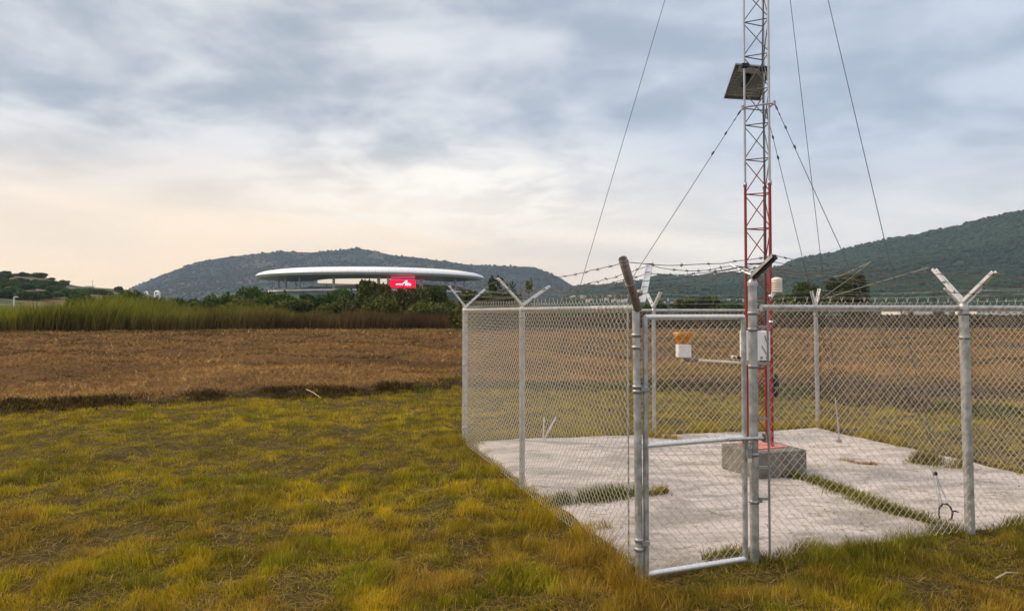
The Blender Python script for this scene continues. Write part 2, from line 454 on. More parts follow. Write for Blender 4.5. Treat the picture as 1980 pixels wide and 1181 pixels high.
def lawn(N, y0, y1, hmin, hmax, wd0):
    x, y = scatter(N, y0, y1)
    e = edge_dist(x, y)
    ok = (border(x, y) < .25) & (e < .12+(fbm(x*3.2, y*3.2, 57, 3)-.5)*.5)
    hole = fbm(x*3.1, y*3.4, 77, 4)*.8+.2*fbm(x*.8, y*.8, 78, 2)                 # bare and trodden spots
    ok &= (hole > .38) | (rng.random(N) < .35)
    x, y, e, hole = x[ok], y[ok], e[ok], hole[ok]; N = len(x)
    clump = fbm(x*5.5, y*5.5, 81, 3)
    h = (hmin+(hmax-hmin)*rng.random(N))*(.30+1.4*sstep(.25, .75, clump))*(.55+.75*sstep(.36, .5, hole))
    near = sstep(-.7, -.02, e); s0_ = (x-GP.x)*fdir.x+(y-GP.y)*fdir.y; fr0 = sstep(-.1, .1, s0_)*(y < 9)
    h = h*(1+(2.3-1.75*fr0)*near*sstep(.3, .6, fbm(x*3, y*3, 83, 2)))
    wn = sstep(7.2, 8.6, y)*sstep(12.5, 9.5, y); h = h*(1-.35*wn)
    s_ = (x-GP.x)*fdir.x+(y-GP.y)*fdir.y; dfr = -((x-GP.x)*(-fdir.y)+(y-GP.y)*fdir.x)
    h = h*(1-.72*sstep(-.12, .02, s_)*sstep(1.0, .85, s_)*sstep(.45, .2, dfr)*sstep(-.4, -.2, dfr))     # worn short under the gate
    wd = wd0*(.6+.8*rng.random(N))*np.sqrt(y/5)
    c = lawn_colour(x, y, N)
    ct = c*np.array([1.18, 1.1, 1.0])
    base = np.stack([x, y, ground_z(x, y)-.004], 1)
    lean = .25+.95*rng.random(N)**1.3
    # blades of a clump lean together
    ld = fbm(x*2.6, y*2.6, 91, 2)*14+rng.normal(0, 1.3, N)
    return base, h, wd, lean, ld, rng.random(N)*np.pi, c, ct
G1 = lawn(1000000, 3.2, 19, .024, .058, .0035)
grass = blades('grass', M['grass'], *G1)
# mown straw and thatch lying between the blades
x, y = scatter(130000, 3.3, 18); ok = (border(x, y) < .2) & (edge_dist(x, y) < .05); x, y = x[ok], y[ok]; N = len(x)
cc = np.array([.25, .165, .045])*(.25+.95*rng.random(N))[:, None]
th = blades('dead_grass', M['straw'], np.stack([x, y, ground_z(x, y)+.008], 1), .04+.09*rng.random(N), .0042*np.sqrt(y/5)*(.6+.8*rng.random(N)),
            np.full(N, 1.35)+.2*rng.random(N), rng.random(N)*6.3, rng.random(N)*3.14, cc, cc, curl=.9)
# cut straw on the field
x, y = scatter(430000, 10.5, 68, .85, 3.); d = border(x, y); ok = (d > -.1+.3*rng.random(len(x))) & (edge_dist(x, y) < -.1); x, y, d = x[ok], y[ok], d[ok]; N = len(x)
v = fbm(x*.3, y*.9, 101, 4); sz = np.sqrt(y/15)
base_c = (np.array([.37, .205, .055])*(1-v)[:, None]*1.1+np.array([.18, .098, .029])*v[:, None])*(.62+.8*fbm(x*.07, y*.16, 105, 3))[:, None]
dk = sstep(.48, .60, fbm(x*.4, y*.9, 111, 5))
cc = base_c*(.5+.85*rng.random(N))[:, None]*(1-.72*dk)[:, None]
bright = rng.random(N) < .035; cc[bright] = np.array([.62, .42, .18])*(.7+.5*rng.random(bright.sum()))[:, None]
grn = (sstep(.52, .66, vnoise(x*.10, y*.30+x*.05, 43))*sstep(1.0, 4, x)*sstep(30, 18, y)) > rng.random(N)
cc[grn] = np.array([.27, .225, .016])*(.5+.9*rng.random(grn.sum()))[:, None]
fur = (sstep(.63, .78, vnoise(x*.10+3, y*.42+x*.07, 41))*sstep(1.5, 4, x)*sstep(60, 25, y)) > rng.random(N)*1.1
cc[fur] = np.array([.045, .03, .015])*(.6+.8*rng.random(fur.sum()))[:, None]
edge = sstep(.6, .1, d)*sstep(.35, .5, fbm(x*.8, y*.8, 31, 3)) > rng.random(N)
cc[edge] = np.array([.050, .036, .016])*(.5+rng.random(edge.sum()))[:, None]
keep = rng.random(N) > .0
straw = blades('cut_straw', M['straw'], np.stack([x, y, ground_z(x, y)-.004], 1), (.07+.15*rng.random(N))*sz, .0070*sz*sz*(.5+.9*rng.random(N)),
               .75+.8*rng.random(N)**.6, rng.random(N)*6.3, rng.random(N)*3.14, cc, cc*1.08, curl=.8)

# dark raked heaps of dead grass along the edge of the field
N = 75000; x = -16+34*rng.random(N); y = np.interp(x, BX, BY)+(fbm(x*.9, np.interp(x, BX, BY)*.2, 5, 3)-.5)*1.5+rng.normal(.22, .30, N)
hp_ = sstep(.40, .64, fbm(x*.9+4, y*1.3, 185, 4)); hp_ = hp_*np.interp(x, [-14, -6], [.35, 1.]); ok = (hp_ > rng.random(N)) & (edge_dist(x, y) < -.3); x, y, hp_ = x[ok], y[ok], hp_[ok]; N = len(x)
gr_ = (fbm(x*.7, x*0, 187, 2)[:, None] > .52)*1.
cc = (np.array([.085, .056, .020])*(1-gr_)+np.array([.10, .105, .010])*gr_)*(.35+1.2*rng.random(N))[:, None]
o = blades('dead_grass', M['straw'], np.stack([x, y, ground_z(x, y)-.01], 1), (.04+.11*rng.random(N))*(.4+.9*hp_), .011*(.6+.8*rng.random(N)), .5+.9*rng.random(N), rng.random(N)*6.3, rng.random(N)*3.14, cc, cc)

# weeds growing through the pad
def weeds(label, pts, wid, N, h0, colA, colB):
    pts = [np.array(p[:2]) for p in pts]; cum = [0]
    for a, b in zip(pts, pts[1:]): cum.append(cum[-1]+np.linalg.norm(b-a))
    s_ = rng.random(N)*cum[-1]
    xs = np.interp(s_, cum, [p[0] for p in pts]); ys = np.interp(s_, cum, [p[1] for p in pts])
    fr = s_/cum[-1]; tw = np.sin(np.pi*np.clip(fr, .06, .94))**.5
    wv = wid*tw*(.55+.9*fbm(s_*3, s_*0, int(label.__len__())+120, 2))
    r_ = rng.normal(0, .56, N)
    dx_ = rng.normal(0, 1, N); dy_ = rng.normal(0, 1, N); q = np.hypot(dx_, dy_)+1e-6
    rr = wv*np.abs(r_)
    xs = xs+dx_/q*rr; ys = ys+dy_/q*rr
    ok = fbm(xs*5, ys*5, 171, 3)+rng.random(N)*.5 > .74; xs, ys, r_ = xs[ok], ys[ok], r_[ok]; N = len(xs)
    u = rng.random(N)
    c = 1.35*(colA*(1-u)[:, None]+colB*u[:, None])*(.6+.7*rng.random(N))[:, None]
    h = h0*(.35+.9*rng.random(N))*np.clip(1.15-np.abs(r_), .3, 1)
    o = blades('weeds', M['grass'], np.stack([xs, ys, pad_z(xs, ys)-.01], 1), h, .006*(.6+.8*rng.random(N)), .2+1.0*rng.random(N),
               rng.random(N)*6.3, rng.random(N)*3.14, c, c*1.1, kind=None)
    tag(o, label, 'weeds', 'weeds growing through the pad')
    return o
weeds('long strip of yellow-green weeds running from the concrete block towards the front fence',
      [G(1500, 925), G(1560, 930), G(1620, 955), G(1690, 985), G(1745, 1003), G(1800, 1020)], .17, 9000, .12, np.array([.20, .17, .025]), np.array([.085, .095, .014]))
weeds('clump of dark green weeds on the pad behind the left gate post',
      [G(1075, 975), G(1140, 968), G(1200, 960), G(1240, 958)], .20, 5200, .15, np.array([.09, .10, .02]), np.array([.16, .145, .03]))
weeds('small dry straw tuft on the pad seen through the left side of the gate', [G(1235, 962), G(1262, 960), G(1290, 955)], .12, 1500, .10, np.array([.30, .21, .05]), np.array([.20, .16, .03]))
weeds('thin dry brown weed patch on the pad right of the block', [G(1625, 892), G(1660, 900), G(1695, 902)], .10, 1400, .06, np.array([.30, .18, .05]), np.array([.22, .14, .04]))
weeds('bushy straw-coloured weed patch beside the right fence behind the anchor rods', [G(1770, 896), G(1820, 902), G(1865, 908)], .22, 3200, .20, np.array([.22, .18, .05]), np.array([.13, .11, .03]))
weeds('dry tuft at the foot of the back fence post behind the gate', [G(1255, 848), G(1290, 850), G(1310, 852)], .12, 900, .14, np.array([.36, .24, .06]), np.array([.25, .19, .04]))
weeds('sparse yellow grass on the pad just behind the gate bottom rail', [G(1360, 1085), G(1410, 1078), G(1440, 1070)], .12, 1200, .10, np.array([.22, .19, .04]), np.array([.12, .12, .02]))

# litter on the pad: dry bits and crumbs of stone
N = 5200; uu_ = rng.random((N, 2)); x = quad(uu_[:, 0], uu_[:, 1], 0); y = quad(uu_[:, 0], uu_[:, 1], 1)
ok = (edge_dist(x, y) > .05) & (fbm(x*1.8, y*2.6, 181, 4)+.28*rng.random(N) > .62); x, y = x[ok], y[ok]; N = len(x)
cc = np.array([.24, .19, .10])*(.35+1.0*rng.random(N))[:, None]
o = blades('dead_grass', M['straw'], np.stack([x, y, pad_z(x, y)+.003], 1), .02+.07*rng.random(N)**2, .006*(.5+rng.random(N)), np.full(N, 1.4)+.15*rng.random(N), rng.random(N)*6.3, rng.random(N)*3.14, cc, cc, curl=.95)
gb = __import__('bmesh').new(); __import__('bmesh').ops.create_icosphere(gb, subdivisions=1, radius=1)
gv_ = np.array([v_.co[:] for v_ in gb.verts]); gf_ = np.array([[v_.index for v_ in f_.verts] for f_ in gb.faces]); gb.free()
N = 420; uu_ = rng.random((N, 2)); x = quad(uu_[:, 0], uu_[:, 1], 0); y = quad(uu_[:, 0], uu_[:, 1], 1); ok = edge_dist(x, y) > .08; x, y = x[ok], y[ok]; N = len(x)
r_ = .003+.009*rng.random(N)**5
V = gv_[None]*r_[:, None, None]*(.7+.6*rng.random((N, len(gv_), 1)))+np.stack([x, y, pad_z(x, y)+r_*.3], 1)[:, None, :]
cc = np.array([.38, .33, .29])*(.5+.8*rng.random(N))[:, None]
o = npmesh('gravel', M['straw'], V.reshape(-1, 3), None, (gf_[None]+(np.arange(N)*len(gv_))[:, None, None]).reshape(-1, 3), np.repeat(cc, len(gv_), 0)); tag(o, kind='stuff')

# a few single stalks and sticks
def stick(a, b, r, label, mid=0.02):
    a, b = Vector(a), Vector(b); m_ = (a+b)/2+Vector((0, 0, mid))
    o = MB().path([a, m_, b], [r, r, r*.5], 6).build('stick', M['wood'], None); return tag(o, label, 'stick')
p = G(592, 758, .12); q = G(620, 769, .08); stick(p+Vector((0, 0, .06)), q, .010, 'pale curved stick lying on the lawn edge beside the dark soil')
stick(W(350, 672, 34.), W(356, 706, 32.), .022, 'long pale stalk standing slanted out of the dry brown field')
stick(G(1925, 1118, .05), G(1968, 1107, .06), .006, 'bleached stick lying in the grass at the lower right corner')

# ------------------------------------------------------------------ fences
H = 1.80
def chain(name, A, B, z0, z1, parent, nrm, off=0.045, spikes=True, wire=.0017):
    A = Vector(A); B = Vector(B); e = B-A; Ln = e.length; e.normalize(); nrm = Vector(nrm)
    wv = .0352; vv_ = .0345; n_ = int(Ln/wv); k_ = int((z1-z0)/vv_)
    wv = Ln/n_
    I, K = np.meshgrid(np.arange(n_), np.arange(k_+1), indexing='ij')
    rt = ((K+I) % 2)
    s_ = I*wv + rt*wv; zz = z0+K*(z1-z0)/k_
    # mid points of each run swing to the front or the back of the weave
    s2 = np.empty((n_, 2*k_+1)); z2 = np.empty_like(s2); d2 = np.zeros_like(s2)
    s2[:, 0::2] = s_; z2[:, 0::2] = zz
    s2[:, 1::2] = (s_[:, 1:]+s_[:, :-1])/2; z2[:, 1::2] = (zz[:, 1:]+zz[:, :-1])/2
    rising = np.where(rt[:, 1:] > rt[:, :-1], 1., -1.)
    d2[:, 1::2] = rising*.0042
    z2 = z2+.004*np.sin(s2*2.3+z2*3); d2 = d2+.012*np.sin(s2*1.7+1)*np.sin((z2-z0)/(z1-z0)*np.pi)
    ee = np.array(e); nn = np.array(nrm)
    P = np.array(A)[None, None, :]*np.array([1, 1, 0]) + s2[..., None]*ee + z2[..., None]*np.array([0, 0, 1.]) + (d2[..., None]+off)*nn
    T = np.zeros_like(P); T[:, 1:-1] = P[:, 2:]-P[:, :-2]; T[:, 0] = P[:, 1]-P[:, 0]; T[:, -1] = P[:, -1]-P[:, -2]
    T /= np.linalg.norm(T, axis=-1, keepdims=True)
    U = nn[None, None, :] - T*(T@nn)[..., None]; U /= np.linalg.norm(U, axis=-1, keepdims=True); Wd = np.cross(T, U)
    m = 4; rings = [P+wire*(math.cos(2*math.pi*j/m)*U+math.sin(2*math.pi*j/m)*Wd) for j in range(m)]
    V = np.stack(rings, 2); npts = V.shape[1]
    base = (np.arange(n_)*npts)[:, None]+np.arange(npts-1)[None, :]
    f = []
    for j in range(m):
        j2 = (j+1) % m
        f.append(np.stack([base*m+j, base*m+j2, (base+1)*m+j2, (base+1)*m+j], -1).reshape(-1, 4))
    V = V.reshape(-1, 3); f = np.concatenate(f)
    if spikes:                                  # twisted wire ends along the top
        ex = []; ef = []; c0 = len(V)
        for i in range(0, n_, 3):
            pe = np.array(A)*np.array([1, 1, 0]) + ee*(i*wv+wv) + np.array([0, 0, z1]) + nn*off
            for sg in (-1, 1):
                q0 = pe; q1 = pe+ee*sg*.011+np.array([0, 0, .034])
                for qq in (q0, q1):
                    for j in range(3):
                        th = 2.094*j; ex.append(qq+wire*(math.cos(th)*ee+math.sin(th)*nn))
                b0 = c0+len(ex)-6
                for j in range(3): ef.append((b0+j, b0+(j+1) % 3, b0+3+(j+1) % 3, b0+3+j))
        V = np.concatenate([V, np.array(ex)]); f = np.concatenate([f, np.array(ef)])
    return npmesh(name, M['wire'], V, f, None, None, parent, smooth=True)

def band(pos_, r, h=.022, ears=None):
    m = MB(); m.lathe(pos_, [(r+.001, -h/2), (r+.005, -h/2), (r+.005, h/2), (r+.001, h/2)], 20)
    if ears is not None:
        e = Vector(ears); m.box(Vector(pos_)+e*(r+.018), e*.018, Vector((-e.y, e.x, 0))*.006, Vector((0, 0, h/2)))
    return m
def arm_mesh(a, b, wdir):
    """folded steel barb arm: a channel with bolt heads and slots for three wires"""
    a = Vector(a); b = Vector(b); t_ = (b-a).normalized(); x = Vector(wdir).normalized()
    n_ = t_.cross(x).normalized()
    m = MB(); L = (b-a).length
    m.box((a+b)/2, t_*(L/2), x*.019, n_*.0022)
    for sg in (-1, 1): m.box((a+b)/2+x*sg*.0205-n_*.011, t_*(L/2), x*.0016, n_*.012)
    return m
def arm_bolts(a, b, wdir):
    a = Vector(a); b = Vector(b); t_ = (b-a).normalized(); x = Vector(wdir).normalized(); n_ = t_.cross(x).normalized()
    return [MB().path([a+(b-a)*k-n_*.016, a+(b-a)*k+n_*.007], .0065, 8) for k in (.32, .64, .93)]
def post(name, base, top, r, parent, mat_, lean=(0, 0)):
    b0 = Vector((base.x, base.y, -.05)); t0 = Vector((base.x+lean[0], base.y+lean[1], top))
    m = MB(); m.path([b0, t0], r, 20)
    o = m.build(name, mat_, parent); return o
def dome(p_, r, parent):
    m = MB(); m.lathe(p_, [(r+.004, -.03), (r+.004, .0), (r*.8, .018), (r*.4, .026), (.001, .028)], 20)
    return m.build('cap', M['galv'], parent)
def barbed(a_pts, parent, mat_, seed, sag=.03, lite=False):
    wr, br_, gap = (.0014, .0024, .45) if lite else (.0026, .0058, .11)
    rr = random.Random(seed); pts = []
    for p_, q_ in zip(a_pts, a_pts[1:]):
        p_, q_ = Vector(p_), Vector(q_); n_ = max(6, int((q_-p_).length/.10))
        for i in range(n_):
            f_ = i/n_; w_ = p_.lerp(q_, f_); w_.z += -sag*4*f_*(1-f_)+rr.uniform(-.004, .004)
            w_ += Vector((rr.uniform(-.004, .004), rr.uniform(-.004, .004), 0)); pts.append(w_)
    pts.append(Vector(a_pts[-1]))
    m = MB(); m.path(pts, wr, 5, caps=False)
    acc = 0; last = pts[0]
    for i in range(1, len(pts)-1):
        acc += (pts[i]-last).length; last = pts[i]
        if acc > gap:
            acc = 0; t_ = (pts[i+1]-pts[i-1]).normalized()
            m.path([pts[i]-t_*.010, pts[i]+t_*.010], br_, 5)
            for _ in range(2):
                d = Vector((rr.uniform(-1, 1), rr.uniform(-1, 1), rr.uniform(-1, 1))); d = (d-t_*d.dot(t_)).normalized()*.016
                m.path([pts[i]-d, pts[i]+d], .0016, 4)
    return m.build('barbed_wire', mat_, parent)

class Post: pass
def fence_post(base, r, parent, top=1.80, inward=None, run_o=.27, rise_o=.26, run_i=.27, rise_i=.27, mat_=None, bands=(), lean=(0, 0), arms=True, armw=None):
    P = Post(); P.o = post('post', base, top, r, parent, mat_ or M['galv'], lean); dome((base.x+lean[0], base.y+lean[1], top), r, P.o)
    for z, ear in bands: band((base.x+lean[0]*z/top, base.y+lean[1]*z/top, z), r, .024, ear).build('band', M['galv_dull'], P.o)
    if inward is not None:
        iv = Vector(inward).normalized(); a0 = Vector((base.x+lean[0], base.y+lean[1], top+.02)); along = Vector((-iv.y, iv.x, 0))
        P.out = a0-iv*run_o+Vector((0, 0, rise_o)); P.inn = a0+iv*run_i+Vector((0, 0, rise_i)); P.a0 = a0
        if arms:
            for e_, fl in ((P.out, 1), (P.inn, -1)):
                am = arm_mesh(a0, e_, along*fl).build('arm', M['galv_lite'], P.o)
                # bolts belong to the arm
                for bm_ in arm_bolts(a0, e_, along*fl): bm_.build('bolt', M['dark'], P.o)
        P.ow = [P.a0.lerp(P.out, k) for k in (.32, .64, .93)]; P.iw = [P.a0.lerp(P.inn, k) for k in (.32, .64, .93)]
    return P
def strands(parent, seq, seed, lite=False):
    for side in ('ow', 'iw'):
        for k in range(3):
            barbed([getattr(p_, side)[k] for p_ in seq], parent, M['barb_lite'] if lite else M['barb'], seed*10+k+(5 if side == 'iw' else 0), .015+.012*k, lite)
def rail(A, B, z, r, parent, mat_=None, n=14):
    return MB().path([(A.x, A.y, z), (B.x, B.y, z)], r, n).build('top_rail', mat_ or M['galv'], parent)

lin = Vector((ldir.y, -ldir.x, 0))                  # inwards from the left side
bdir = (BR-LC).normalized(); bin_ = Vector((bdir.y, -bdir.x, 0))
rdir = (FR-BR).normalized(); rin = Vector((rdir.y, -rdir.x, 0))
# --- left side
fl = empty('chain_link_fence', (GP.x, GP.y, 0), 'chain-link fence running back along the left side from the gate hinge post', 'fence', 'chain-link fences round the mast')
gi = (fdir*.34+fin*.94+lin*.1); gi = Vector((.42, .90, 0))
pg = fence_post(GP, .0255, fl, 1.80, gi, .29, .30, .30, .30, bands=((1.52, None), (1.60, (.3, .95, 0)), (1.26, (.9, .34, 0)), (1.23, None), (.26, (.9, .34, 0)), (.20, None)), arms=False, lean=(-.018, 0))
# the open pipe arm leaning out and the flat arm leaning in
pa0 = Vector((GP.x, GP.y, 1.76)); pa1 = W(1204, 500, 4.52)
MB().pipe(pa0+(pa1-pa0)*.04, pa1, .0285, .0245).build('arm', M['pipe_in'], pg.o)
tv = (pa1-pa0).normalized()
for k in (.55, .93):
    c_ = pa0+(pa1-pa0)*k; a_ = tv.cross(Vector((0, 0, 1))).normalized(); b_ = tv.cross(a_)
    MB().path([c_+(a_*math.cos(6.283*j/16)+b_*math.sin(6.283*j/16))*.031 for j in range(17)], .0028, 5, caps=False).build('wire_ring', M['barb_lite'], pg.o)
fa0 = Vector((GP.x+.035, GP.y+.05, 1.82)); fa1 = W(1257, 508, 4.98)
am = arm_mesh(fa0, fa1, (1, -.25, 0)); am.build('arm', M['galv_lite'], pg.o)
for k in (.35, .72, .94):
    c_ = fa0+(fa1-fa0)*k; t_ = (fa1-fa0).normalized(); a_ = Vector((1, -.25, 0)).normalized(); b_ = t_.cross(a_)
    MB().path([c_+a_*(.026*math.cos(6.283*j/12))+b_*(.02*math.sin(6.283*j/12)) for j in range(13)], .0026, 5, caps=False).build('wire_ring', M['barb'], pg.o)
MB().lathe(W(1237, 566, 4.72), [(.001, -.022), (.017, -.016), (.022, 0), (.017, .016), (.001, .022)], 14).build('knob', M['galv_dull'], pg.o)
pg.ow = [pa0+(pa1-pa0)*k for k in (.3, .57, .93)]; pg.iw = [fa0+(fa1-fa0)*k for k in (.35, .72, .94)]
pml = fence_post(ML, .0285, fl, 1.79, lin, .265, .275, .30, .20, bands=((1.70, None),))
plc = fence_post(LC, .0325, fl, 1.79, lin, .23, .29, .28, .245, bands=((1.5, None), (1.05, None), (.5, None), (.2, None)))
rail(GP, LC, H-.02, .0215, fl)
chain('chain_link_mesh', GP-lin*.0+ldir*.03, LC, .02, 1.84, fl, -lin)
strands(fl, [pg, pml, plc], 1)
MB().path([(GP+ldir*.07-lin*.045)+Vector((0, 0, .05)), (GP+ldir*.07-lin*.045)+Vector((0, 0, 1.78))], .006, 6).build('tension_bar', M['galv'], fl)
# --- front side
ff_ = empty('chain_link_fence', (LP.x, LP.y, 0), 'chain-link fence in front, from the gate latch post past the thick post', 'fence', 'chain-link fences round the mast')
plp = fence_post(LP, .031, ff_, 1.965, fin, .21, .16, .22, .115, bands=((1.745, (.94, .34, 0)), (1.63, (.94, .34, 0)), (1.37, (.94, .34, 0)), (.75, (.94, .34, 0)), (.42, (.94, .34, 0))), arms=False)
MB().path([(LP.x, LP.y, 1.97), (LP.x, LP.y, 2.03)], .011, 8).build('spigot', M['galv'], plp.o)
a0 = Vector((LP.x, LP.y, 2.015)); o1 = W(1496, 492, LP.y-.20)
am = arm_mesh(a0, o1, fdir); am.build('arm', M['galv'], plp.o)
MB().box((a0+o1)/2+Vector((.012, 0, -.016)), (o1-a0)/2, Vector(fdir)*.017, Vector((0, .010, .010))).build('arm_shade', M['dark'], plp.o)  # black slab that puts the arm's shaded underside into colour
i1 = W(1414, 512, LP.y+.22); i2 = W(1432, 516, LP.y+.26)
MB().path([a0, a0.lerp(i1, .5)+Vector((0, 0, -.006)), i1], .008, 8).build('arm', M['galv_lite'], plp.o)
MB().path([a0+Vector((0, .02, .02)), i2], .006, 8).build('arm', M['galv'], plp.o)
plp.ow = [a0.lerp(o1, k) for k in (.45, .7, .96)]; plp.iw = [a0.lerp(i1, k) for k in (.5, .75, .97)]
prp = fence_post(RP, .0365, ff_, 1.80, fin, .27, .235, .27, .285, bands=((1.74, None), (1.55, None)), lean=(-.025, 0))
pfr = fence_post(FR, .0365, ff_, 1.80, (fin+rin*.9), .27, .27, .27, .28)
rail(LP+fdir*.075, FR, H-.015, .0215, ff_)
chain('chain_link_mesh', LP+fdir*.085, FR, .03, 1.83, ff_, -fin)
strands(ff_, [pg, plp, prp, pfr], 2)
tb = LP+fdir*.092-fin*.045
MB().path([tb+Vector((0, 0, .06)), tb+Vector((0, 0, 1.76))], .0085, 8).build('tension_bar', M['galv_dull'], ff_)
for z in (.42, .64, .98, 1.37, 1.63):
    MB().box(LP.lerp(tb, .62)+Vector((0, 0, z+.02)), (tb-LP)*.34, fin*.010, Vector((0, 0, .009))).build('clamp', M['galv_dull'], ff_)
# --- back and right sides
fb = empty('chain_link_fence', (BP.x, BP.y, 0), 'chain-link fence across the back of the enclosure, behind the mast', 'fence', 'chain-link fences round the mast')
pbp = fence_post(BP, .0285, fb, 1.79, bin_, .25, .22, .25, .22, bands=((1.7, None),))
pbr = fence_post(BR, .0325, fb, 1.79, (bin_*.2+rin*1.), .10, .30, .10, .26, bands=((1.7, None),), lean=(-.02, 0))
rail(LC, BR, H-.02, .0205, fb)
chain('chain_link_mesh', LC, BR, .02, 1.80, fb, -bin_, spikes=False)
strands(fb, [plc, pbp, pbr], 3, True)
fr_ = empty('chain_link_fence', (RM.x, RM.y, 0), 'chain-link fence on the right side, seen behind the thick right post', 'fence', 'chain-link fences round the mast')
prm = fence_post(RM, .0285, fr_, 1.79, rin, .27, .22, .27, .22)
rail(BR, FR, H-.02, .0205, fr_)
chain('chain_link_mesh', BR, FR-rdir*.06, .02, 1.80, fr_, -rin, spikes=False)
strands(fr_, [pbr, prm, pfr], 4, True)
# loose bright wire ends at the back right corner
for k, (pts) in enumerate(([W(1588, 577, 11.0), W(1640, 541, 10.3), W(1684, 506, 9.9)], [W(1684, 506, 9.9), W(1630, 532, 10.2), W(1605, 536, 10.5), W(1578, 533, 10.9)],
                           [W(1592, 578, 11.0), W(1700, 545, 9.4), W(1793, 518, 8.2)])):
    MB().path(pts, .005, 6).build('loose_wire', M['barb_lite'], fr_)

# ------------------------------------------------------------------ gate
ga = empty('gate', (GP.x, GP.y, 0), 'closed galvanised chain-link gate with a cross bar between the two front posts', 'gate')
A = GP+fdir*.047-fin*.004; B = LP-fdir*.082-fin*.004
zt = W(1237, 613, A.y).z; zb = .03; zm = W(1240, 861, A.y).z
def at(p_, z): return Vector((p_.x, p_.y, z))
r = .0185
MB().path([at(A, zb), at(A, zt)], r, 14).build('stile', M['galv'], ga)
MB().path([at(B, zb), at(B, zt)], r, 14).build('stile', M['galv'], ga)
MB().path([at(A, zt), at(B, zt)], r*.98, 14).build('rail', M['galv_lite'], ga)
MB().path([at(A, zb), at(B, zb)], r*.98, 14).build('rail', M['galv_lite'], ga)
MB().path([at(A, zm), at(B, zm)], r*.98, 14).build('rail', M['galv_lite'], ga)
MB().path([at(B, zm)-fdir*.16-fin*.035, at(LP, zm)-fin*.06+fdir*.03], .0125, 10).build('latch_bar', M['galv'], ga)
MB().box(at(LP, zm)-fin*.06+fdir*.045, fdir*.006, fin*.02, Vector((0, 0, .03))).build('latch_catch', M['galv_dull'], ga)
lt = MB(); lc = at(B, zm-.085)-fin*.032+fdir*.012
lt.box(lc, fdir*.017, fin*.010, Vector((0, 0, .058)), .003); lb_ = lt.build('latch', M['galv_dull'], ga)
MB().lathe(lc+Vector((0, 0, 0)), [(.001, 0), (.001, 0)], 4)
ring = [lc-fin*.013+Vector((0, 0, .03))+fdir*(.012*math.cos(6.283*j/16))+Vector((0, 0, .012*math.sin(6.283*j/16))) for j in range(17)]
MB().path(ring, .003, 6, caps=False).build('keyhole_ring', M['galv_lite'], lb_)
MB().box(lc-fin*.0125+Vector((0, 0, -.067)), fdir*.013, fin*.003, Vector((0, 0, .012))).build('tag', M['cream'], lb_)
for z in (1.245, .24):
    m = MB(); m.box(at(GP, z).lerp(at(A, z), .6)-fin*.03, fdir*.028, fin*.006, Vector((0, 0, .012)))
    m.lathe(at(A, z), [(r+.001, -.016), (r+.004, -.016), (r+.004, .016), (r+.001, .016)], 16); m.build('hinge', M['galv_dull'], ga)
chain('chain_link_mesh', A+fdir*.004, B-fdir*.004, zb, zt, ga, -fin, .0, False)

# ------------------------------------------------------------------ mast on its block
bc = Vector((2.735, 7.93, 0)); ba, bb = Vector(fdir), Vector(fin)
blk = empty('concrete_block', (bc.x, bc.y, 0), 'weathered grey concrete block under the red and grey lattice mast', 'concrete block')
m = MB(); m.box(bc+Vector((0, 0, .135)), ba*.325, bb*.30, Vector((0, 0, .155)), .012); m.build('block', M['block'], blk)
BT = .29
tl = Vector((W(1443, 600, 8.0).x, 8.0)); tr = Vector((W(1490.5, 600, 7.88).x, 7.88)); tm = Vector((W(1480.5, 600, 8.11).x, 8.11))
legs = [tl, tr, tm]
tw = empty('lattice_mast', (bc.x, bc.y, BT), 'tall slender lattice mast, red below and grey above, on the concrete block', 'mast')
ZR = W(1443, 358, 8.0).z; ZT = 9.0; bay = .385; zoff = W(1443, 376, 8.0).z
def leg_r(i): return (.0150, .0170, .0165)[i]
for i, l in enumerate(legs):
    MB().path([(l.x, l.y, BT+.004), (l.x, l.y, ZR)], leg_r(i), 12).build('leg', M['red'], tw)
    o = MB().path([(l.x, l.y, ZR), (l.x, l.y, ZT)], leg_r(i)*.82, 12).build('leg', M['tower'], tw)
    MB().lathe((l.x, l.y, ZR), [(leg_r(i)+.001, -.02), (leg_r(i)+.005, -.02), (leg_r(i)+.005, .03), (leg_r(i)+.001, .03)], 14).build('collar', M['tower'], o)
lo = MB(); hi = MB(); z = zoff; k0 = int((zoff-BT)/bay)
zs = [zoff+(k-k0)*bay for k in range(0, k0+int((ZT-zoff)/bay)+1)]
for k, z in enumerate(zs):
    if z < BT+.05: continue
    tgt = lo if z < ZR-.02 else hi
    for (a, b_) in ((0, 1), (0, 2), (1, 2)):
        pa, pb = legs[a], legs[b_]
        tgt.path([(pa.x, pa.y, z), (pb.x, pb.y, z)], .0062, 6, caps=False)
        if k+1 < len(zs):
            up_ = (a, b_) != (0, 1)
            za, zb_ = (z+.02, z+bay-.02) if up_ else (z+bay-.02, z+.02)
            if (a, b_) == (1, 2) and k % 2: za, zb_ = zb_, za
            tgt.path([(pa.x, pa.y, za), (pb.x, pb.y, zb_)], .0058, 6, caps=False)
lo.build('lacing', M['redlace'], tw); hi.build('lacing', M['lace'], tw)
MB().box((bc.x+.01, bc.y+.04, BT+.006), ba*.20, bb*.17, Vector((0, 0, .006))).build('base_plate', M['redplate'], tw)
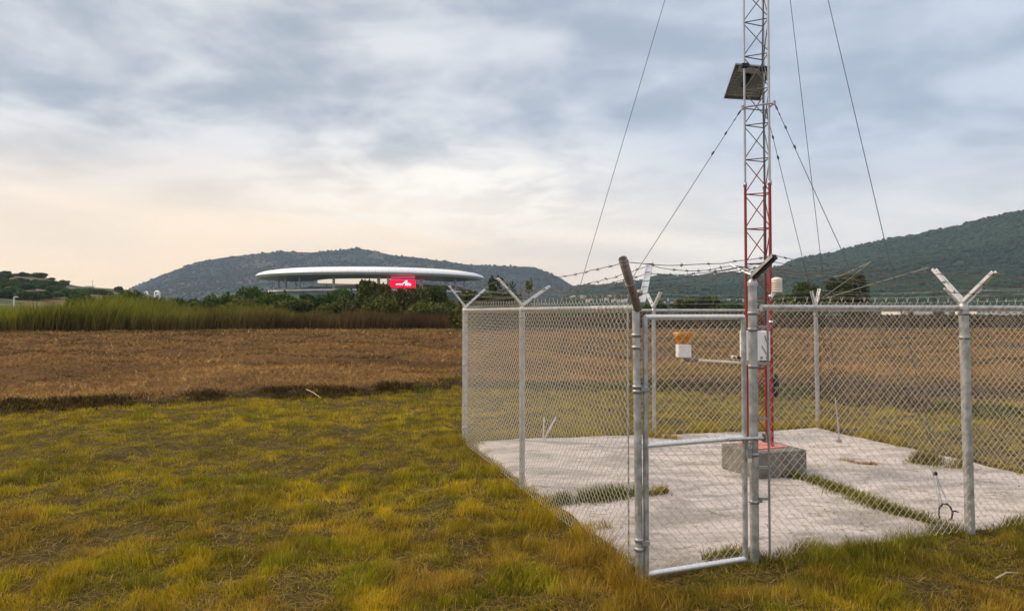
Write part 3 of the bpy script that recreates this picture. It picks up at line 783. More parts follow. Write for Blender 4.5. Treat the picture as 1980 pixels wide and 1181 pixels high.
# guy bracket
gz_ = W(1443, 206, 8.0).z
br = MB(); e1 = W(1436, 208, 7.94); e2 = W(1497, 199, 7.80); e3 = Vector((tm.x+.05, tm.y+.06, gz_))
br.path([e1, e2], .010, 8); br.path([e1+Vector((0, .03, 0)), e3], .008, 8); br.path([e2, e3], .008, 8)
for p_ in (e1, e2, e3): br.path([p_-Vector((0, 0, .025)), p_+Vector((0, 0, .02))], .017, 8)
br.build('guy_bracket', M['galv_dull'], tw)
cab = MB(); cab.path([(tm.x-.02, tm.y-.05, ZT-.2), (tm.x-.015, tm.y-.055, 5.2), (tm.x-.03, tm.y-.05, 4.6), (tm.x-.02, tm.y-.06, 3.), (tm.x-.025, tm.y-.05, 1.6)], .008, 6)
cab.build('cable', M['cable'], tw)
for z in (1.65, 1.93): MB().lathe((tr.x, tr.y, z), [(.017, -.012), (.022, -.012), (.022, .012), (.017, .012)], 14).build('clamp', M['galv_lite'], tw)

# solar panel
sp = empty('solar_panel', W(1443, 130, 8.15), 'small tilted solar panel seen from below, clamped to the upper mast', 'solar panel')
c1, c2, c3, c4 = W(1423, 124, 8.16), W(1488, 130, 8.10), W(1469, 192, 8.42), W(1401, 188, 8.48)
nrm = (c2-c1).cross(c4-c1).normalized()
if nrm.z > 0: nrm = -nrm                             # points down, to us
def sheet(m_, a, b_, c_, d, th, n_):
    vs = [a, b_, c_, d]+[q+n_*th for q in (a, b_, c_, d)]
    m_.add(vs, [(3, 2, 1, 0), (4, 5, 6, 7), (0, 1, 5, 4), (1, 2, 6, 5), (2, 3, 7, 6), (3, 0, 4, 7)])
m = MB(); sheet(m, c1, c2, c3, c4, -.012, nrm); m.build('backsheet', M['panel'], sp)
m = MB()
def bil(u, v): return (c1*(1-u)+c2*u)*(1-v)+(c4*(1-u)+c3*u)*v
for i in range(1, 5): m.path([bil(.06+i*.22 if i < 5 else .94, .2), bil(.06+i*.22, .95)], .0024, 4)
for j in range(1, 10): m.path([bil(.08, .1+j*.09), bil(.94, .1+j*.09)], .0022, 4)
m.build('cell_grid', M['cell'], sp)
m = MB()
for a, b_ in ((c1, c2), (c2, c3), (c3, c4), (c4, c1)):
    t_ = (b_-a).normalized(); s_ = t_.cross(nrm)
    m.box((a+b_)/2+nrm*.008, t_*((b_-a).length/2+.006), s_*.007, nrm*.016)
m.build('frame', M['alu'], sp)
m = MB(); a, b_ = bil(.10, .09)+nrm*.03, bil(1.02, .12)+nrm*.03; t_ = (b_-a).normalized()
m.box((a+b_)/2, t_*(b_-a).length/2, nrm*.012, t_.cross(nrm)*.030); m.build('mounting_rail', M['galv_dull'], sp)
m = MB(); q = bil(.45, .45)+nrm*.018; m.box(q, (c2-c1).normalized()*.035, (c4-c1).normalized()*.075, nrm*.016, .004); m.build('junction_box', M['dark'], sp)
for l in (tl, tm):
    MB().box((l.x, l.y-.015, W(1443, 128, 8.).z), (.038, 0, 0), (0, .032, 0), (0, 0, .022), .006).build('clamp', M['dark'], sp)
m = MB(); m.path([bil(.08, .12)+nrm*.02, bil(.02, .55)+nrm*.02], .006, 6); m.path([bil(.3, .16)+nrm*.025, bil(.1, .5)+nrm*.02], .004, 6); m.build('stay', M['galv_dull'], sp)

# instrument box
bx = empty('instrument_box', W(1464, 690, 7.74), 'white instrument cabinet strapped to the mast behind the latch post', 'cabinet')
cb = W(1464.5, 668.5, 7.74); hx = .143; hz = .158
bxd = Vector((.985, .17, 0)).normalized(); byd = Vector((-bxd.y, bxd.x, 0))
MB().box(cb+byd*.06, bxd*hx, byd*.06, Vector((0, 0, hz)), .006).build('body', M['white'], bx)
dr = MB().box(cb-byd*.009, bxd*(hx-.003), byd*.008, Vector((0, 0, hz-.003)), .004).build('door', M['white'], bx)
m = MB(); m.path([cb-byd*.02+bxd*.075+Vector((0, 0, .11)), cb-byd*.03+bxd*.085+Vector((0, 0, .06)), cb-byd*.03+bxd*.105+Vector((0, 0, .02))], .004, 6)
m.path([cb-byd*.021+bxd*.04+Vector((0, 0, 0.0)), cb-byd*.024+bxd*.07+Vector((0, 0, -.05)), cb-byd*.021+bxd*.10+Vector((0, 0, -.10))], .0035, 6)
m.build('cable', M['dark'], bx)
for ox in (.035, .10): MB().box(cb-byd*.024+bxd*ox+Vector((0, 0, -.125)), bxd*.012, byd*.008, Vector((0, 0, .014)), .003).build('latch', M['galv_dull'], dr)
for ox in (.0, .07, .11): MB().path([cb+byd*.05+bxd*ox+Vector((0, 0, -hz)), cb+byd*.05+bxd*ox+Vector((0, 0, -hz-.035))], .016, 8).build('cable_gland', M['dark'], bx)

# rain gauge on its arm
rg = empty('rain_gauge', W(1321, 694, 7.85), 'amber funnel over a small white box, held out from the mast on a pale tube', 'rain gauge')
fc = W(1321, 664, 7.85)
MB().lathe(fc, [(.058, -.002), (.058, .0), (.100, .075), (.112, .124), (.105, .124), (.094, .076), (.02, .01)], 28).build('funnel', M['yellow'], rg)
wc = W(1321.5, 678, 7.85); MB().box(wc, (.070, .0, 0), (0, .068, 0), (0, 0, .068), .006).build('housing', M['white'], rg)
q0 = W(1322, 695, 7.85); q1 = W(1350, 696, 7.85); q2 = W(1446, 702, 7.86)
MB().path([q1, q2], .0135, 10).build('tube', M['cream'], rg)
MB().path([wc-Vector((0, 0, .068)), W(1325, 696, 7.85), W(1338, 697, 7.85), q1], [.018, .02, .02, .015], 10).build('elbow', M['block'], rg)
cv = W(1413, 690, 7.82)
wcam = empty('camera_sensor', cv, 'small pale cylindrical sensor with a dark clamp sitting on the tube of the rain gauge', 'sensor')
MB().path([cv, cv+Vector((.06, -.015, -.008)), ], .021, 14).build('barrel', M['cream'], wcam)
MB().path([cv+Vector((.03, -.035, -.006)), cv+Vector((.032, -.041, -.006))], .018, 12).build('lens', M['dark'], wcam)
MB().path([cv+Vector((.06, -.014, .0)), cv+Vector((.10, 0, -.01)), cv+Vector((.13, .02, -.03))], [.017, .016, .010], 8).build('clamp', M['dark'], wcam)

# radiation shield
rs = empty('radiation_shield', W(1502, 566, 7.86), 'small white domed radiation shield on a bracket right of the red mast leg', 'weather shield')
rc = W(1502, 566, 7.86)
prof = []
for k in range(6): prof += [(.050, .008+k*.020), (.060, .010+k*.020), (.060, .016+k*.020), (.050, .022+k*.020)]
prof += [(.059, .132), (.057, .148), (.045, .160), (.022, .168), (.001, .170)]
MB().lathe(rc, [(.001, .004)]+prof, 26).build('louvred_shield', M['cream'], rs)
m = MB(); s_ = Vector((0, .012, 0)); t3 = [rc+Vector((-.062, 0, .004)), rc+Vector((-.005, 0, .004)), rc+Vector((-.058, 0, -.060))]
m.add([p_-s_ for p_ in t3]+[p_+s_ for p_ in t3], [(0, 2, 1), (3, 4, 5), (0, 1, 4, 3), (1, 2, 5, 4), (2, 0, 3, 5)]); m.build('bracket', M['white'], rs)

# dark bundle hanging right of the red leg
bd = W(1497, 748, 7.95)
m = MB(); m.path([bd+Vector((-.03, 0, .0)), bd+Vector((-.005, -.02, .05)), bd+Vector((.02, -.01, .10)), bd+Vector((.015, 0, .14))], [.03, .04, .03, .008], 9)
m.path([bd+Vector((-.03, 0, .0)), bd+Vector((0, -.03, -.06)), bd+Vector((.01, -.02, -.11))], [.03, .038, .012], 9)
m.path([bd+Vector((.02, 0, .1)), bd+Vector((.05, .0, .03)), bd+Vector((.04, 0, -.05)), bd+Vector((.0, 0, -.1))], .006, 6)
m.path([bd+Vector((-.05, .0, -.05)), bd+Vector((-.03, -.02, .02)), bd+Vector((0, -.02, .03))], .010, 6)
tag(m.build('cable_bundle', M['dark'], None), 'coil of black cable hanging on the red mast leg below the white cabinet', 'cable')

# ------------------------------------------------------------------ guys and anchors
AN = dict(a=G(1047, 858), b=G(1826, 985), c=G(1622, 856))
def guy(name, p0, p1, label, hw):
    o = empty(name, p1, label, 'guy wire', 'guy wires of the mast')
    p0, p1 = Vector(p0), Vector(p1); L = (p1-p0).length; d = (p1-p0)/L
    pts = [p0+d*L*k/8+Vector((0, 0, -.02*math.sin(math.pi*k/8))) for k in range(9)]
    MB().path(pts, .0036, 6).build('cable', M['cable'], o)
    if hw:
        for s0, s1, r_ in ((.03, .10, .012), (.13, .17, .008), (.30, .345, .013), (.55, .60, .014)):
            MB().path([p0+d*s0, p0+d*((s0+s1)/2), p0+d*s1], [r_*.5, r_, r_*.5], 7).build('insulator', M['cable'], o)
    return o
ha, hb, hc = e1, e2, e3
topz = 8.2
aa = AN['a']+Vector((0, 0, .38)); ab = AN['b']+Vector((-.05, .07, .55)); ac = AN['c']+Vector((-.03, -.04, .62))
guy('guy_wire', ha, aa, 'lower guy wire running down left from the mast bracket to the far left anchor', True)
guy('guy_wire', hb, ab, 'lower guy wire running down right from the mast bracket to the near right anchor', True)
guy('guy_wire', e3, ac, 'lower guy wire running back from the mast bracket to the far right anchor', True)
guy('guy_wire', (tl.x, tl.y, topz), aa, 'upper guy wire, long thin line furthest left in the sky', False)
guy('guy_wire', (tr.x, tr.y, topz), ab, 'upper guy wire, long thin line furthest right in the sky', False)
guy('guy_wire', (tm.x, tm.y, topz), ac, 'upper guy wire descending just right of the mast to the back anchor', False)
an = empty('guy_anchor', AN['a'], 'two pale anchor rods with turnbuckles at the far left of the pad', 'anchor', 'guy anchors on the pad')
g0 = AN['a']
MB().path([g0, W(1075, 806, 9.6)], .012, 8).build('rod', M['galv_lite'], an)
MB().path([g0+Vector((.02, 0, 0)), W(1052, 806, 9.62)], .009, 8).build('rod', M['galv_lite'], an)
an = empty('guy_anchor', AN['c'], 'single pale anchor rod leaning at the back of the pad near the rear corner post', 'anchor', 'guy anchors on the pad')
MB().path([AN['c']+Vector((0, 0, -.03)), W(1622, 835, 9.75), W(1615, 768, 9.7)], [.014, .012, .007], 8).build('rod', M['galv'], an)
MB().box(AN['c']+Vector((.0, 0, .02)), (.03, 0, 0), (0, .03, 0), (0, 0, .03), .004).build('foot', M['galv_dull'], an)
an = empty('guy_anchor', AN['b'], 'near anchor with parallel turnbuckle rods beside a black hose loop', 'anchor', 'guy anchors on the pad')
g0 = AN['b']
for a, b_ in (((1818, 980), (1800, 900)), ((1822, 978), (1808, 905)), ((1832, 972), (1808, 912))):
    MB().path([W(a[0], a[1], 6.42), W((a[0]+b_[0])/2, (a[1]+b_[1])/2, 6.47), W(b_[0], b_[1], 6.52)], [.004, .007, .004], 8).build('rod', M['galv'], an)
MB().lathe(W(1808.5, 915, 6.5), [(.001, -.02), (.016, -.014), (.02, 0), (.016, .014), (.001, .02)], 12).build('shackle', M['dark'], an)
hp = [W(x_, y_, 6.02) for x_, y_ in ((1819, 1008), (1815, 992), (1817, 980), (1823, 974), (1832, 974), (1838, 980), (1842, 991), (1840, 1002), (1833, 1014))]
for p_ in hp: p_.z = max(p_.z, .03)
m = MB(); m.path(hp, .0075, 8); m.path([W(1841, 989, 6.03), W(1846, 987, 6.05), W(1853, 990, 6.04)], .007, 8)
tag(m.build('hose', M['dark'], None), 'short loop of black hose standing on the pad at the near anchor', 'hose')

# ------------------------------------------------------------------ far fields: reeds
def reeds(name, N, x0, x1, yfun, depth, hfun, cA, cB, wd):
    x = x0+(x1-x0)*rng.random(N); y = yfun(x)+depth*rng.random(N)**1.2
    h = hfun(x, y)*(.62+.45*rng.random(N))*1.32
    base = np.stack([x, y, np.zeros(N)-.05], 1)
    gv = fbm(x*.12, y*.12, 131, 3)
    cb_, ct_ = cA(x, gv), cB(x, gv)
    k = ((.45+.9*rng.random(N))*(.6+.8*fbm(x*.5, y*.4, 143, 3)))[:, None]
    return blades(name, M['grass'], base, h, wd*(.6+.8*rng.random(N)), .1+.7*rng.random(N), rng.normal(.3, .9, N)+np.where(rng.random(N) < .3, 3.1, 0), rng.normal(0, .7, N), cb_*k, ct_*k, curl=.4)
def mixc(a, b_, f): f = np.clip(f, 0, 1)[:, None]; return np.array(a)*(1-f)+np.array(b_)*f
ry = lambda x: np.interp(x, [-90, -42, -5, 60, 120], [57, 60, 74, 76, 70])+(vnoise(x*.4, x*0, 5)-.5)*1.5
def rh(x, y): return np.interp(x, [-90, -44, -36, -29, -20, -5, 4, 20, 60], [1.8, 1.95, 2.35, 2.0, 1.55, 1.4, 1.35, 1.2, 1.1])*(.55+.9*fbm(x*.55, y*.2, 141, 4))
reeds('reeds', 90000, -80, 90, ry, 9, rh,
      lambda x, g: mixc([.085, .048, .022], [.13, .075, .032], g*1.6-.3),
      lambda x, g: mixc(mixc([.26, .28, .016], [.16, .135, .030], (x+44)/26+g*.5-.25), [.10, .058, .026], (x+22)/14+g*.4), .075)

# ------------------------------------------------------------------ trees and shrubs
def leaf_cloud(N, blobs, size, colf, seed):
    g = np.random.default_rng(seed); P = []; 
    wts = np.array([b_[3]**2 for b_ in blobs]); wts = wts/wts.sum(); cnt = g.multinomial(N, wts)
    nrmv = []; tone = []
    for b_, n_ in zip(blobs, cnt):
        d = g.normal(size=(n_, 3)); d /= np.linalg.norm(d, axis=1, keepdims=True)
        rr = b_[3]*(g.random(n_)**.33)*(.85+.35*vnoise(d[:, 0]*2.2+seed, d[:, 1]*2.2+d[:, 2]*3, seed))
        p_ = d*rr[:, None]*np.array([1, 1, b_[4] if len(b_) > 4 else .8])+np.array(b_[:3]); P.append(p_); tone.append(np.full(n_, g.random()))
    P = np.concatenate(P); tone = np.concatenate(tone); N = len(P)
    a = g.normal(size=(N, 3)); a /= np.linalg.norm(a, axis=1, keepdims=True)
    b2 = np.cross(a, g.normal(size=(N, 3))); b2 /= np.linalg.norm(b2, axis=1, keepdims=True)
    s_ = size*(.55+.9*g.random(N))
    V = np.stack([P-a*s_[:, None], P+b2*(s_*.5)[:, None], P+a*s_[:, None], P-b2*(s_*.5)[:, None]], 1).reshape(-1, 3)
    i0 = np.arange(N)*4; f = np.stack([i0, i0+1, i0+2, i0+3], 1)
    c = colf(tone, g.random(N)); return V, f, np.repeat(c, 4, 0)
def colour_of(a, b_):
    a, b_ = np.array(a), np.array(b_)
    return lambda t_, u: (a*(1-t_)[:, None]+b_*t_[:, None])*(.55+.8*u)[:, None]
PROTO = {}
def proto(kind, var):
    key = (kind, var)
    if key in PROTO: return PROTO[key]
    g = random.Random(hash(kind) % 1 + var*31+len(kind)*7)
    blobs = []
    if kind == 'bush':              # wide low thorn bush, unit radius about 1, height about 1.1
        for i in range(11):
            a = g.uniform(0, 6.28); r_ = g.uniform(0, .75); blobs.append((r_*math.cos(a), r_*math.sin(a), g.uniform(.35, .85)-.25*r_, g.uniform(.28, .46), .75))
        cf = [colour_of((.030, .064, .014), (.085, .120, .022)), colour_of((.06, .075, .018), (.13, .125, .024)), colour_of((.075, .062, .020), (.125, .105, .026))][var % 3]
        N, sz = 5200, .062
    elif kind == 'open':            # sparse tree with branches that show
        for i in range(26):
            a = g.uniform(0, 6.28); r_ = g.uniform(.1, .85); blobs.append((r_*math.cos(a), r_*math.sin(a), g.uniform(.35, 1.25)-.15*r_, g.uniform(.10, .22), .9))
        cf = colour_of((.035, .055, .016), (.075, .095, .022)); N, sz = 1500, .05
    else:
        for i in range(14):
            a = g.uniform(0, 6.28); r_ = g.uniform(0, .62); blobs.append((r_*math.cos(a), r_*math.sin(a), g.uniform(.55, 1.15)-.3*r_, g.uniform(.28, .44), .85))
        cf = [colour_of((.05, .075, .014), (.13, .14, .022)), colour_of((.035, .050, .014), (.07, .085, .02))][var % 2]
        N, sz = 4200, .06
    V, f, c = leaf_cloud(N, blobs, sz, cf, var*13+5)
    root = empty({'bush': 'bush', 'open': 'tree', 'tree': 'tree'}[kind], (0, 0, 0))
    npmesh('crown', M['leaf'], V, f, None, c, root)
    m = MB(); m.path([(0, 0, -.1), (.02, .01, .25), (.0, .03, .6)], [.06, .05, .02], 7)
    for b_ in blobs[:8]: m.path([(.02, .01, .2+.2*g.random()), (b_[0]*.5, b_[1]*.5, b_[2]*.6), (b_[0], b_[1], b_[2])], [.03, .018, .006], 5)
    m.build('trunk', M['bark'], root)
    PROTO[key] = root; root['used'] = 0; return root
def plant(kind, var, px_, ybase_, ytop, wpx, Y, label, cat, group=None, z=None):
    p_ = proto(kind, var)
    if p_['used']: o = copy_tree(p_)
    else: o = p_
    p_['used'] = 1
    if 'used' in o and o is not p_: del o['used']
    zt_ = W(px_, ytop, Y).z; zb_ = W(px_, ybase_, Y).z if z is None else z
    hgt = (zt_-zb_)/1.12 if kind != 'bush' else (zt_-zb_)/.93
    wr = wpx*Y/F/2*(1.55 if kind == 'bush' else 1.1)
    o.location = (W(px_, 600, Y).x, Y, zb_); o.scale = (wr, wr, hgt); o.rotation_euler = (0, 0, random.uniform(0, 6.28))
    tag(o, label, cat, group); return o
RB = 'bushes in the row behind the reeds'
rows = [  # px, top, width, distance, var, label
 (386, 577, 62, 96, 0, 'low dark bush at the left end of the bush row, left of the stadium'),
 (438, 562, 74, 92, 0, 'broad dark green bush left of the stadium roof tip'),
 (492, 558, 66, 94, 3, 'dark rounded bush right below the left tip of the stadium roof'),
 (545, 559, 70, 90, 0, 'dark green bush in front of the leftmost stadium columns'),
 (600, 566, 70, 88, 6, 'lower dark bush in front of the left stand of the stadium'),
 (650, 561, 64, 92, 3, 'dark green bush below the widest roof gap of the stadium'),
 (705, 547, 72, 90, 1, 'tall olive bush left of the red screen, highest of the row'),
 (742, 556, 58, 88, 2, 'brownish bush just left below the red screen'),
 (790, 560, 70, 87, 5, 'brownish green bush right below the red screen'),
 (838, 556, 62, 90, 1, 'olive bush right of the red screen with a reddish cast'),
 (862, 572, 48, 92, 0, 'small dark bush at the right end of the row near the fence corner post'),
 (468, 580, 70, 82, 4, 'low olive shrub in front of the dark bushes below the left roof tip'),
 (570, 582, 76, 80, 1, 'low olive shrub growing out of the reeds below the left stand'),
 (660, 584, 70, 80, 7, 'low olive shrub at the reed tops below the stadium middle'),
 (735, 580, 66, 80, 4, 'low yellowish shrub at the reed tops below the red screen'),
 (815, 582, 66, 80, 7, 'low olive shrub at the reed tops right of the red screen'),
]
for px_, top, wpx, Y, var, lab in rows: plant('bush', var, px_, 0, top, wpx, Y, lab, 'bush', RB, z=-.05)
for px_, top, wpx, Y, var, lab in ((215, 566, 70, 120, 0, 'dark bush behind the tall green reeds, left of the far white domes'), (262, 565, 60, 124, 3, 'dark bush behind the reeds in front of the far white domes'),
                                   (310, 570, 64, 120, 0, 'low dark bush behind the reeds, right of the far white domes'), (350, 575, 56, 118, 6, 'low green bush behind the reeds before the long bush row starts'),
                                   (165, 573, 60, 118, 3, 'low dark bush behind the reeds at the foot of the left hill')):
    plant('bush', var, px_, 0, top, wpx, Y, lab, 'bush', 'bushes beyond the tall reeds', z=-.05)
plant('open', 0, 985, 0, 527, 88, 62, 'open-crowned dark tree rising behind the left fence, by the middle post', 'tree', z=-.05)
plant('bush', 1, 925, 0, 566, 76, 66, 'olive bush behind the far left corner of the fence', 'bush', z=-.05)
plant('bush', 0, 958, 0, 556, 64, 64, 'dark bush at the foot of the open-crowned tree', 'bush', z=-.05)
plant('tree', 0, 1560, 0, 547, 112, 105, 'bright green rounded tree right of the mast, lighter of the two', 'tree', z=-.05)
plant('tree', 1, 1640, 0, 541, 92, 100, 'dark green rounded tree right of the mast, darker of the two', 'tree', z=-.05)
plant('bush', 1, 1355, 0, 575, 76, 150, 'green bush on the valley floor seen above the gate', 'bush', 'far bushes on the valley floor', z=-.05)
plant('bush', 0, 1410, 0, 579, 56, 155, 'low dark bush on the valley floor left of the latch post', 'bush', 'far bushes on the valley floor', z=-.05)
plant('bush', 3, 1255, 0, 584, 60, 150, 'low dark bush on the valley floor behind the hinge post', 'bush', 'far bushes on the valley floor', z=-.05)
# far hedge on the valley floor that reads as one mass
gN = 26000; x = -10+190*rng.random(gN); y = 100+60*rng.random(gN); hh_ = .35+1.5*fbm(x*.12, y*.1, 151, 3)*np.interp(x/y, [0, .2, .45], [1.25, 1.1, .75])
P = np.stack([x, y, hh_*rng.random(gN)**.7*1.15], 1); a = rng.normal(size=(gN, 3)); a /= np.linalg.norm(a, axis=1, keepdims=True); b2 = np.cross(a, rng.normal(size=(gN, 3))); b2 /= np.linalg.norm(b2, axis=1, keepdims=True)
s_ = .30*(.6+.8*rng.random(gN)); V = np.stack([P-a*s_[:, None], P+b2*(s_*.6)[:, None], P+a*s_[:, None], P-b2*(s_*.6)[:, None]], 1).reshape(-1, 3)
i0 = np.arange(gN)*4; cc = mixc([.032, .048, .014], [.065, .068, .022], fbm(x*.2, y*.2, 161, 2)*1.6-.3)*(.6+.7*rng.random(gN))[:, None]
o = npmesh('undergrowth', M['leaf'], V, np.stack([i0, i0+1, i0+2, i0+3], 1), None, np.repeat(cc, 4, 0)); tag(o, kind='stuff')

# ------------------------------------------------------------------ hills
def hill(name, ridge, Yr, Y0, back, seed, colf, amp, nx=420, nt=90, base=None, pw=1.25):
    """ridge: (pixel x, pixel y) list seen against the sky; the slope starts at Y0 and tops out at Yr"""
    rx = np.array([p_[0] for p_ in ridge], float); ryy = np.array([p_[1] for p_ in ridge], float)
    pxs = np.linspace(rx[0], rx[-1], nx); pys = np.interp(pxs, rx, ryy)
    yr = np.interp(pxs, [rx[0], rx[-1]], Yr) if isinstance(Yr, tuple) else np.full(nx, float(Yr))
    k = (pxs-CX)/F
    zr = CAMH+(HZ-pys)/F*yr
    t_ = np.linspace(0, 1, nt)
    Yg = Y0+(yr[None, :]-Y0)*t_[:, None]; Xg = k[None, :]*Yg
    zz = zr[None, :]*(t_[:, None]**pw)
    tb_ = np.linspace(0, 1, 12)[1:]
    Yb = yr[None, :]+back*tb_[:, None]; Xb = k[None, :]*Yb; zb_ = zr[None, :]*(1-tb_[:, None]**1.3)-2
    Yg = np.concatenate([Yg, Yb]); Xg = np.concatenate([Xg, Xb]); zz = np.concatenate([zz, zb_])
    mod = fbm(Xg/amp[0], Yg/amp[0], seed, 5)-.5
    tt = np.concatenate([t_, 1-tb_])[:, None]
    zz = zz+mod*amp[1]*np.sin(np.clip(tt, 0, 1)*np.pi)**.7
    zz = zz-4*(1-sstep(0, .04, tt))
    c = colf(Xg, Yg, zz, fbm(Xg/(amp[0]*.25), Yg/(amp[0]*.25), seed+9, 5))
    R0, C0 = Xg.shape; ii, jj = np.meshgrid(np.arange(C0-1), np.arange(R0-1)); a0_ = (jj*C0+ii).ravel()
    o = npmesh(name, HM, np.stack([Xg, Yg, zz], -1).reshape(-1, 3), np.stack([a0_, a0_+1, a0_+C0+1, a0_+C0], 1), None, c.reshape(-1, 3), smooth=True)
    tag(o, kind='structure'); return Xg, Yg, zz, nt
HM = mat('hillside', (1, 1, 1), .95, 0, .25, .02, spec=.05, attr=True)
def lerp3(a, b_, f): f = np.clip(f, 0, 1)[..., None]; return np.array(a)*(1-f)+np.array(b_)*f
mid_r = [(150, 604), (205, 585), (250, 559), (290, 541), (330, 525), (380, 507), (430, 498), (490, 491), (545, 486), (600, 488), (650, 484), (690, 479.5), (720, 485), (760, 494), (800, 497), (850, 504), (900, 511), (950, 514), (1000, 515), (1040, 519), (1070, 532), (1105, 553), (1160, 590), (1200, 604)]
HA = hill('hills', mid_r, 2500, 1500, 700, 201, lambda x, y, z, n_: lerp3([.024, .034, .026], [.080, .062, .050], sstep(.44, .60, n_)*sstep(300, -600, x)), (260, 60))
right_r = [(1020, 600), (1080, 572), (1105, 556), (1130, 551), (1160, 553), (1200, 547), (1235, 543), (1275, 531), (1310, 535), (1350, 534), (1390, 530), (1415, 526), (1440, 530), (1480, 519), (1510, 515), (1545, 500), (1600, 491), (1650, 478), (1700, 465), (1750, 457), (1800, 448), (1850, 437), (1900, 425), (1950, 413), (1990, 406), (2100, 385), (2250, 372), (2450, 390)]
HB = hill('hills', right_r, (2100, 1150), 620, 800, 211, lambda x, y, z, n_: lerp3([.010, .022, .009], [.026, .044, .013], sstep(.4, .62, n_)), (170, 55), pw=1.6)
left_r = [(-420, 500), (-200, 512), (-60, 523), (0, 527), (14, 528), (60, 532), (90, 537), (105, 542), (130, 549), (150, 553), (170, 555), (200, 557), (230, 559), (260, 561), (300, 575), (340, 604)]
HC = hill('hills', left_r, (330, 520), 190, 200, 221, lambda x, y, z, n_: lerp3([.16, .112, .072], [.050, .066, .030], sstep(.40, .55, n_)), (60, 5), 260, 60, pw=1.1)

# woods on the hills: crowns as one mass each
ico = __import__('bmesh').new(); __import__('bmesh').ops.create_icosphere(ico, subdivisions=1, radius=1)
icv = np.array([v_.co[:] for v_ in ico.verts]); icf = np.array([[v_.index for v_ in f_.verts] for f_ in ico.faces]); ico.free()
def wood(name, Hh, N, r0, r1, cA, cB, seed, tmin=.05, tmax=1., thin=None, noisy=.45):
    g = np.random.default_rng(seed); Xg, Yg, zz, nt = Hh
    C0 = Xg.shape[1]; ci = g.random(N)*(C0-1.001); ti = (tmin+(tmax-tmin)*g.random(N))*(nt-1.001)
    def samp(Agrid):
        i = ti.astype(int); j = ci.astype(int); fi = ti-i; fj = ci-j
        return (Agrid[i, j]*(1-fj)+Agrid[i, j+1]*fj)*(1-fi)+(Agrid[i+1, j]*(1-fj)+Agrid[i+1, j+1]*fj)*fi
    X, Y, Z_ = samp(Xg), samp(Yg), samp(zz)
    dens = fbm(X/90, Y/90, seed, 4)
    if thin is not None:
        ok = thin(X, Y, Z_, dens, g.random(N)); X, Y, Z_, dens = X[ok], Y[ok], Z_[ok], dens[ok]; N = len(X)
    r_ = r0+(r1-r0)*g.random(N)**1.6
    V = icv[None]*(1+noisy*(g.random((N, len(icv), 1))-.5))*r_[:, None, None]*np.array([1, 1, .8])+np.stack([X, Y, Z_+r_*.45], 1)[:, None, :]
    f = icf[None]+(np.arange(N)*len(icv))[:, None, None]
    c = (np.array(cA)*(1-dens)[:, None]+np.array(cB)*dens[:, None])*(.72+.56*g.random(N))[:, None]
    o = npmesh(name, M['leaf'], V.reshape(-1, 3), None, f.reshape(-1, 3), np.repeat(c, len(icv), 0)); tag(o, kind='stuff'); return o
wood('woodland', HA, 16000, 2.0, 5.2, [.022, .030, .024], [.034, .038, .028], 301, thin=lambda x, y, z, d, u: (u < sstep(.35, .6, d)*.8+.2))
wood('woodland', HB, 30000, 2.0, 4.6, [.009, .021, .009], [.034, .060, .013], 302,
     thin=lambda x, y, z, d, u: (HZ-(z-CAMH)/y*F < 573) | (x/y*F+CX > 1520) | (u < .25))

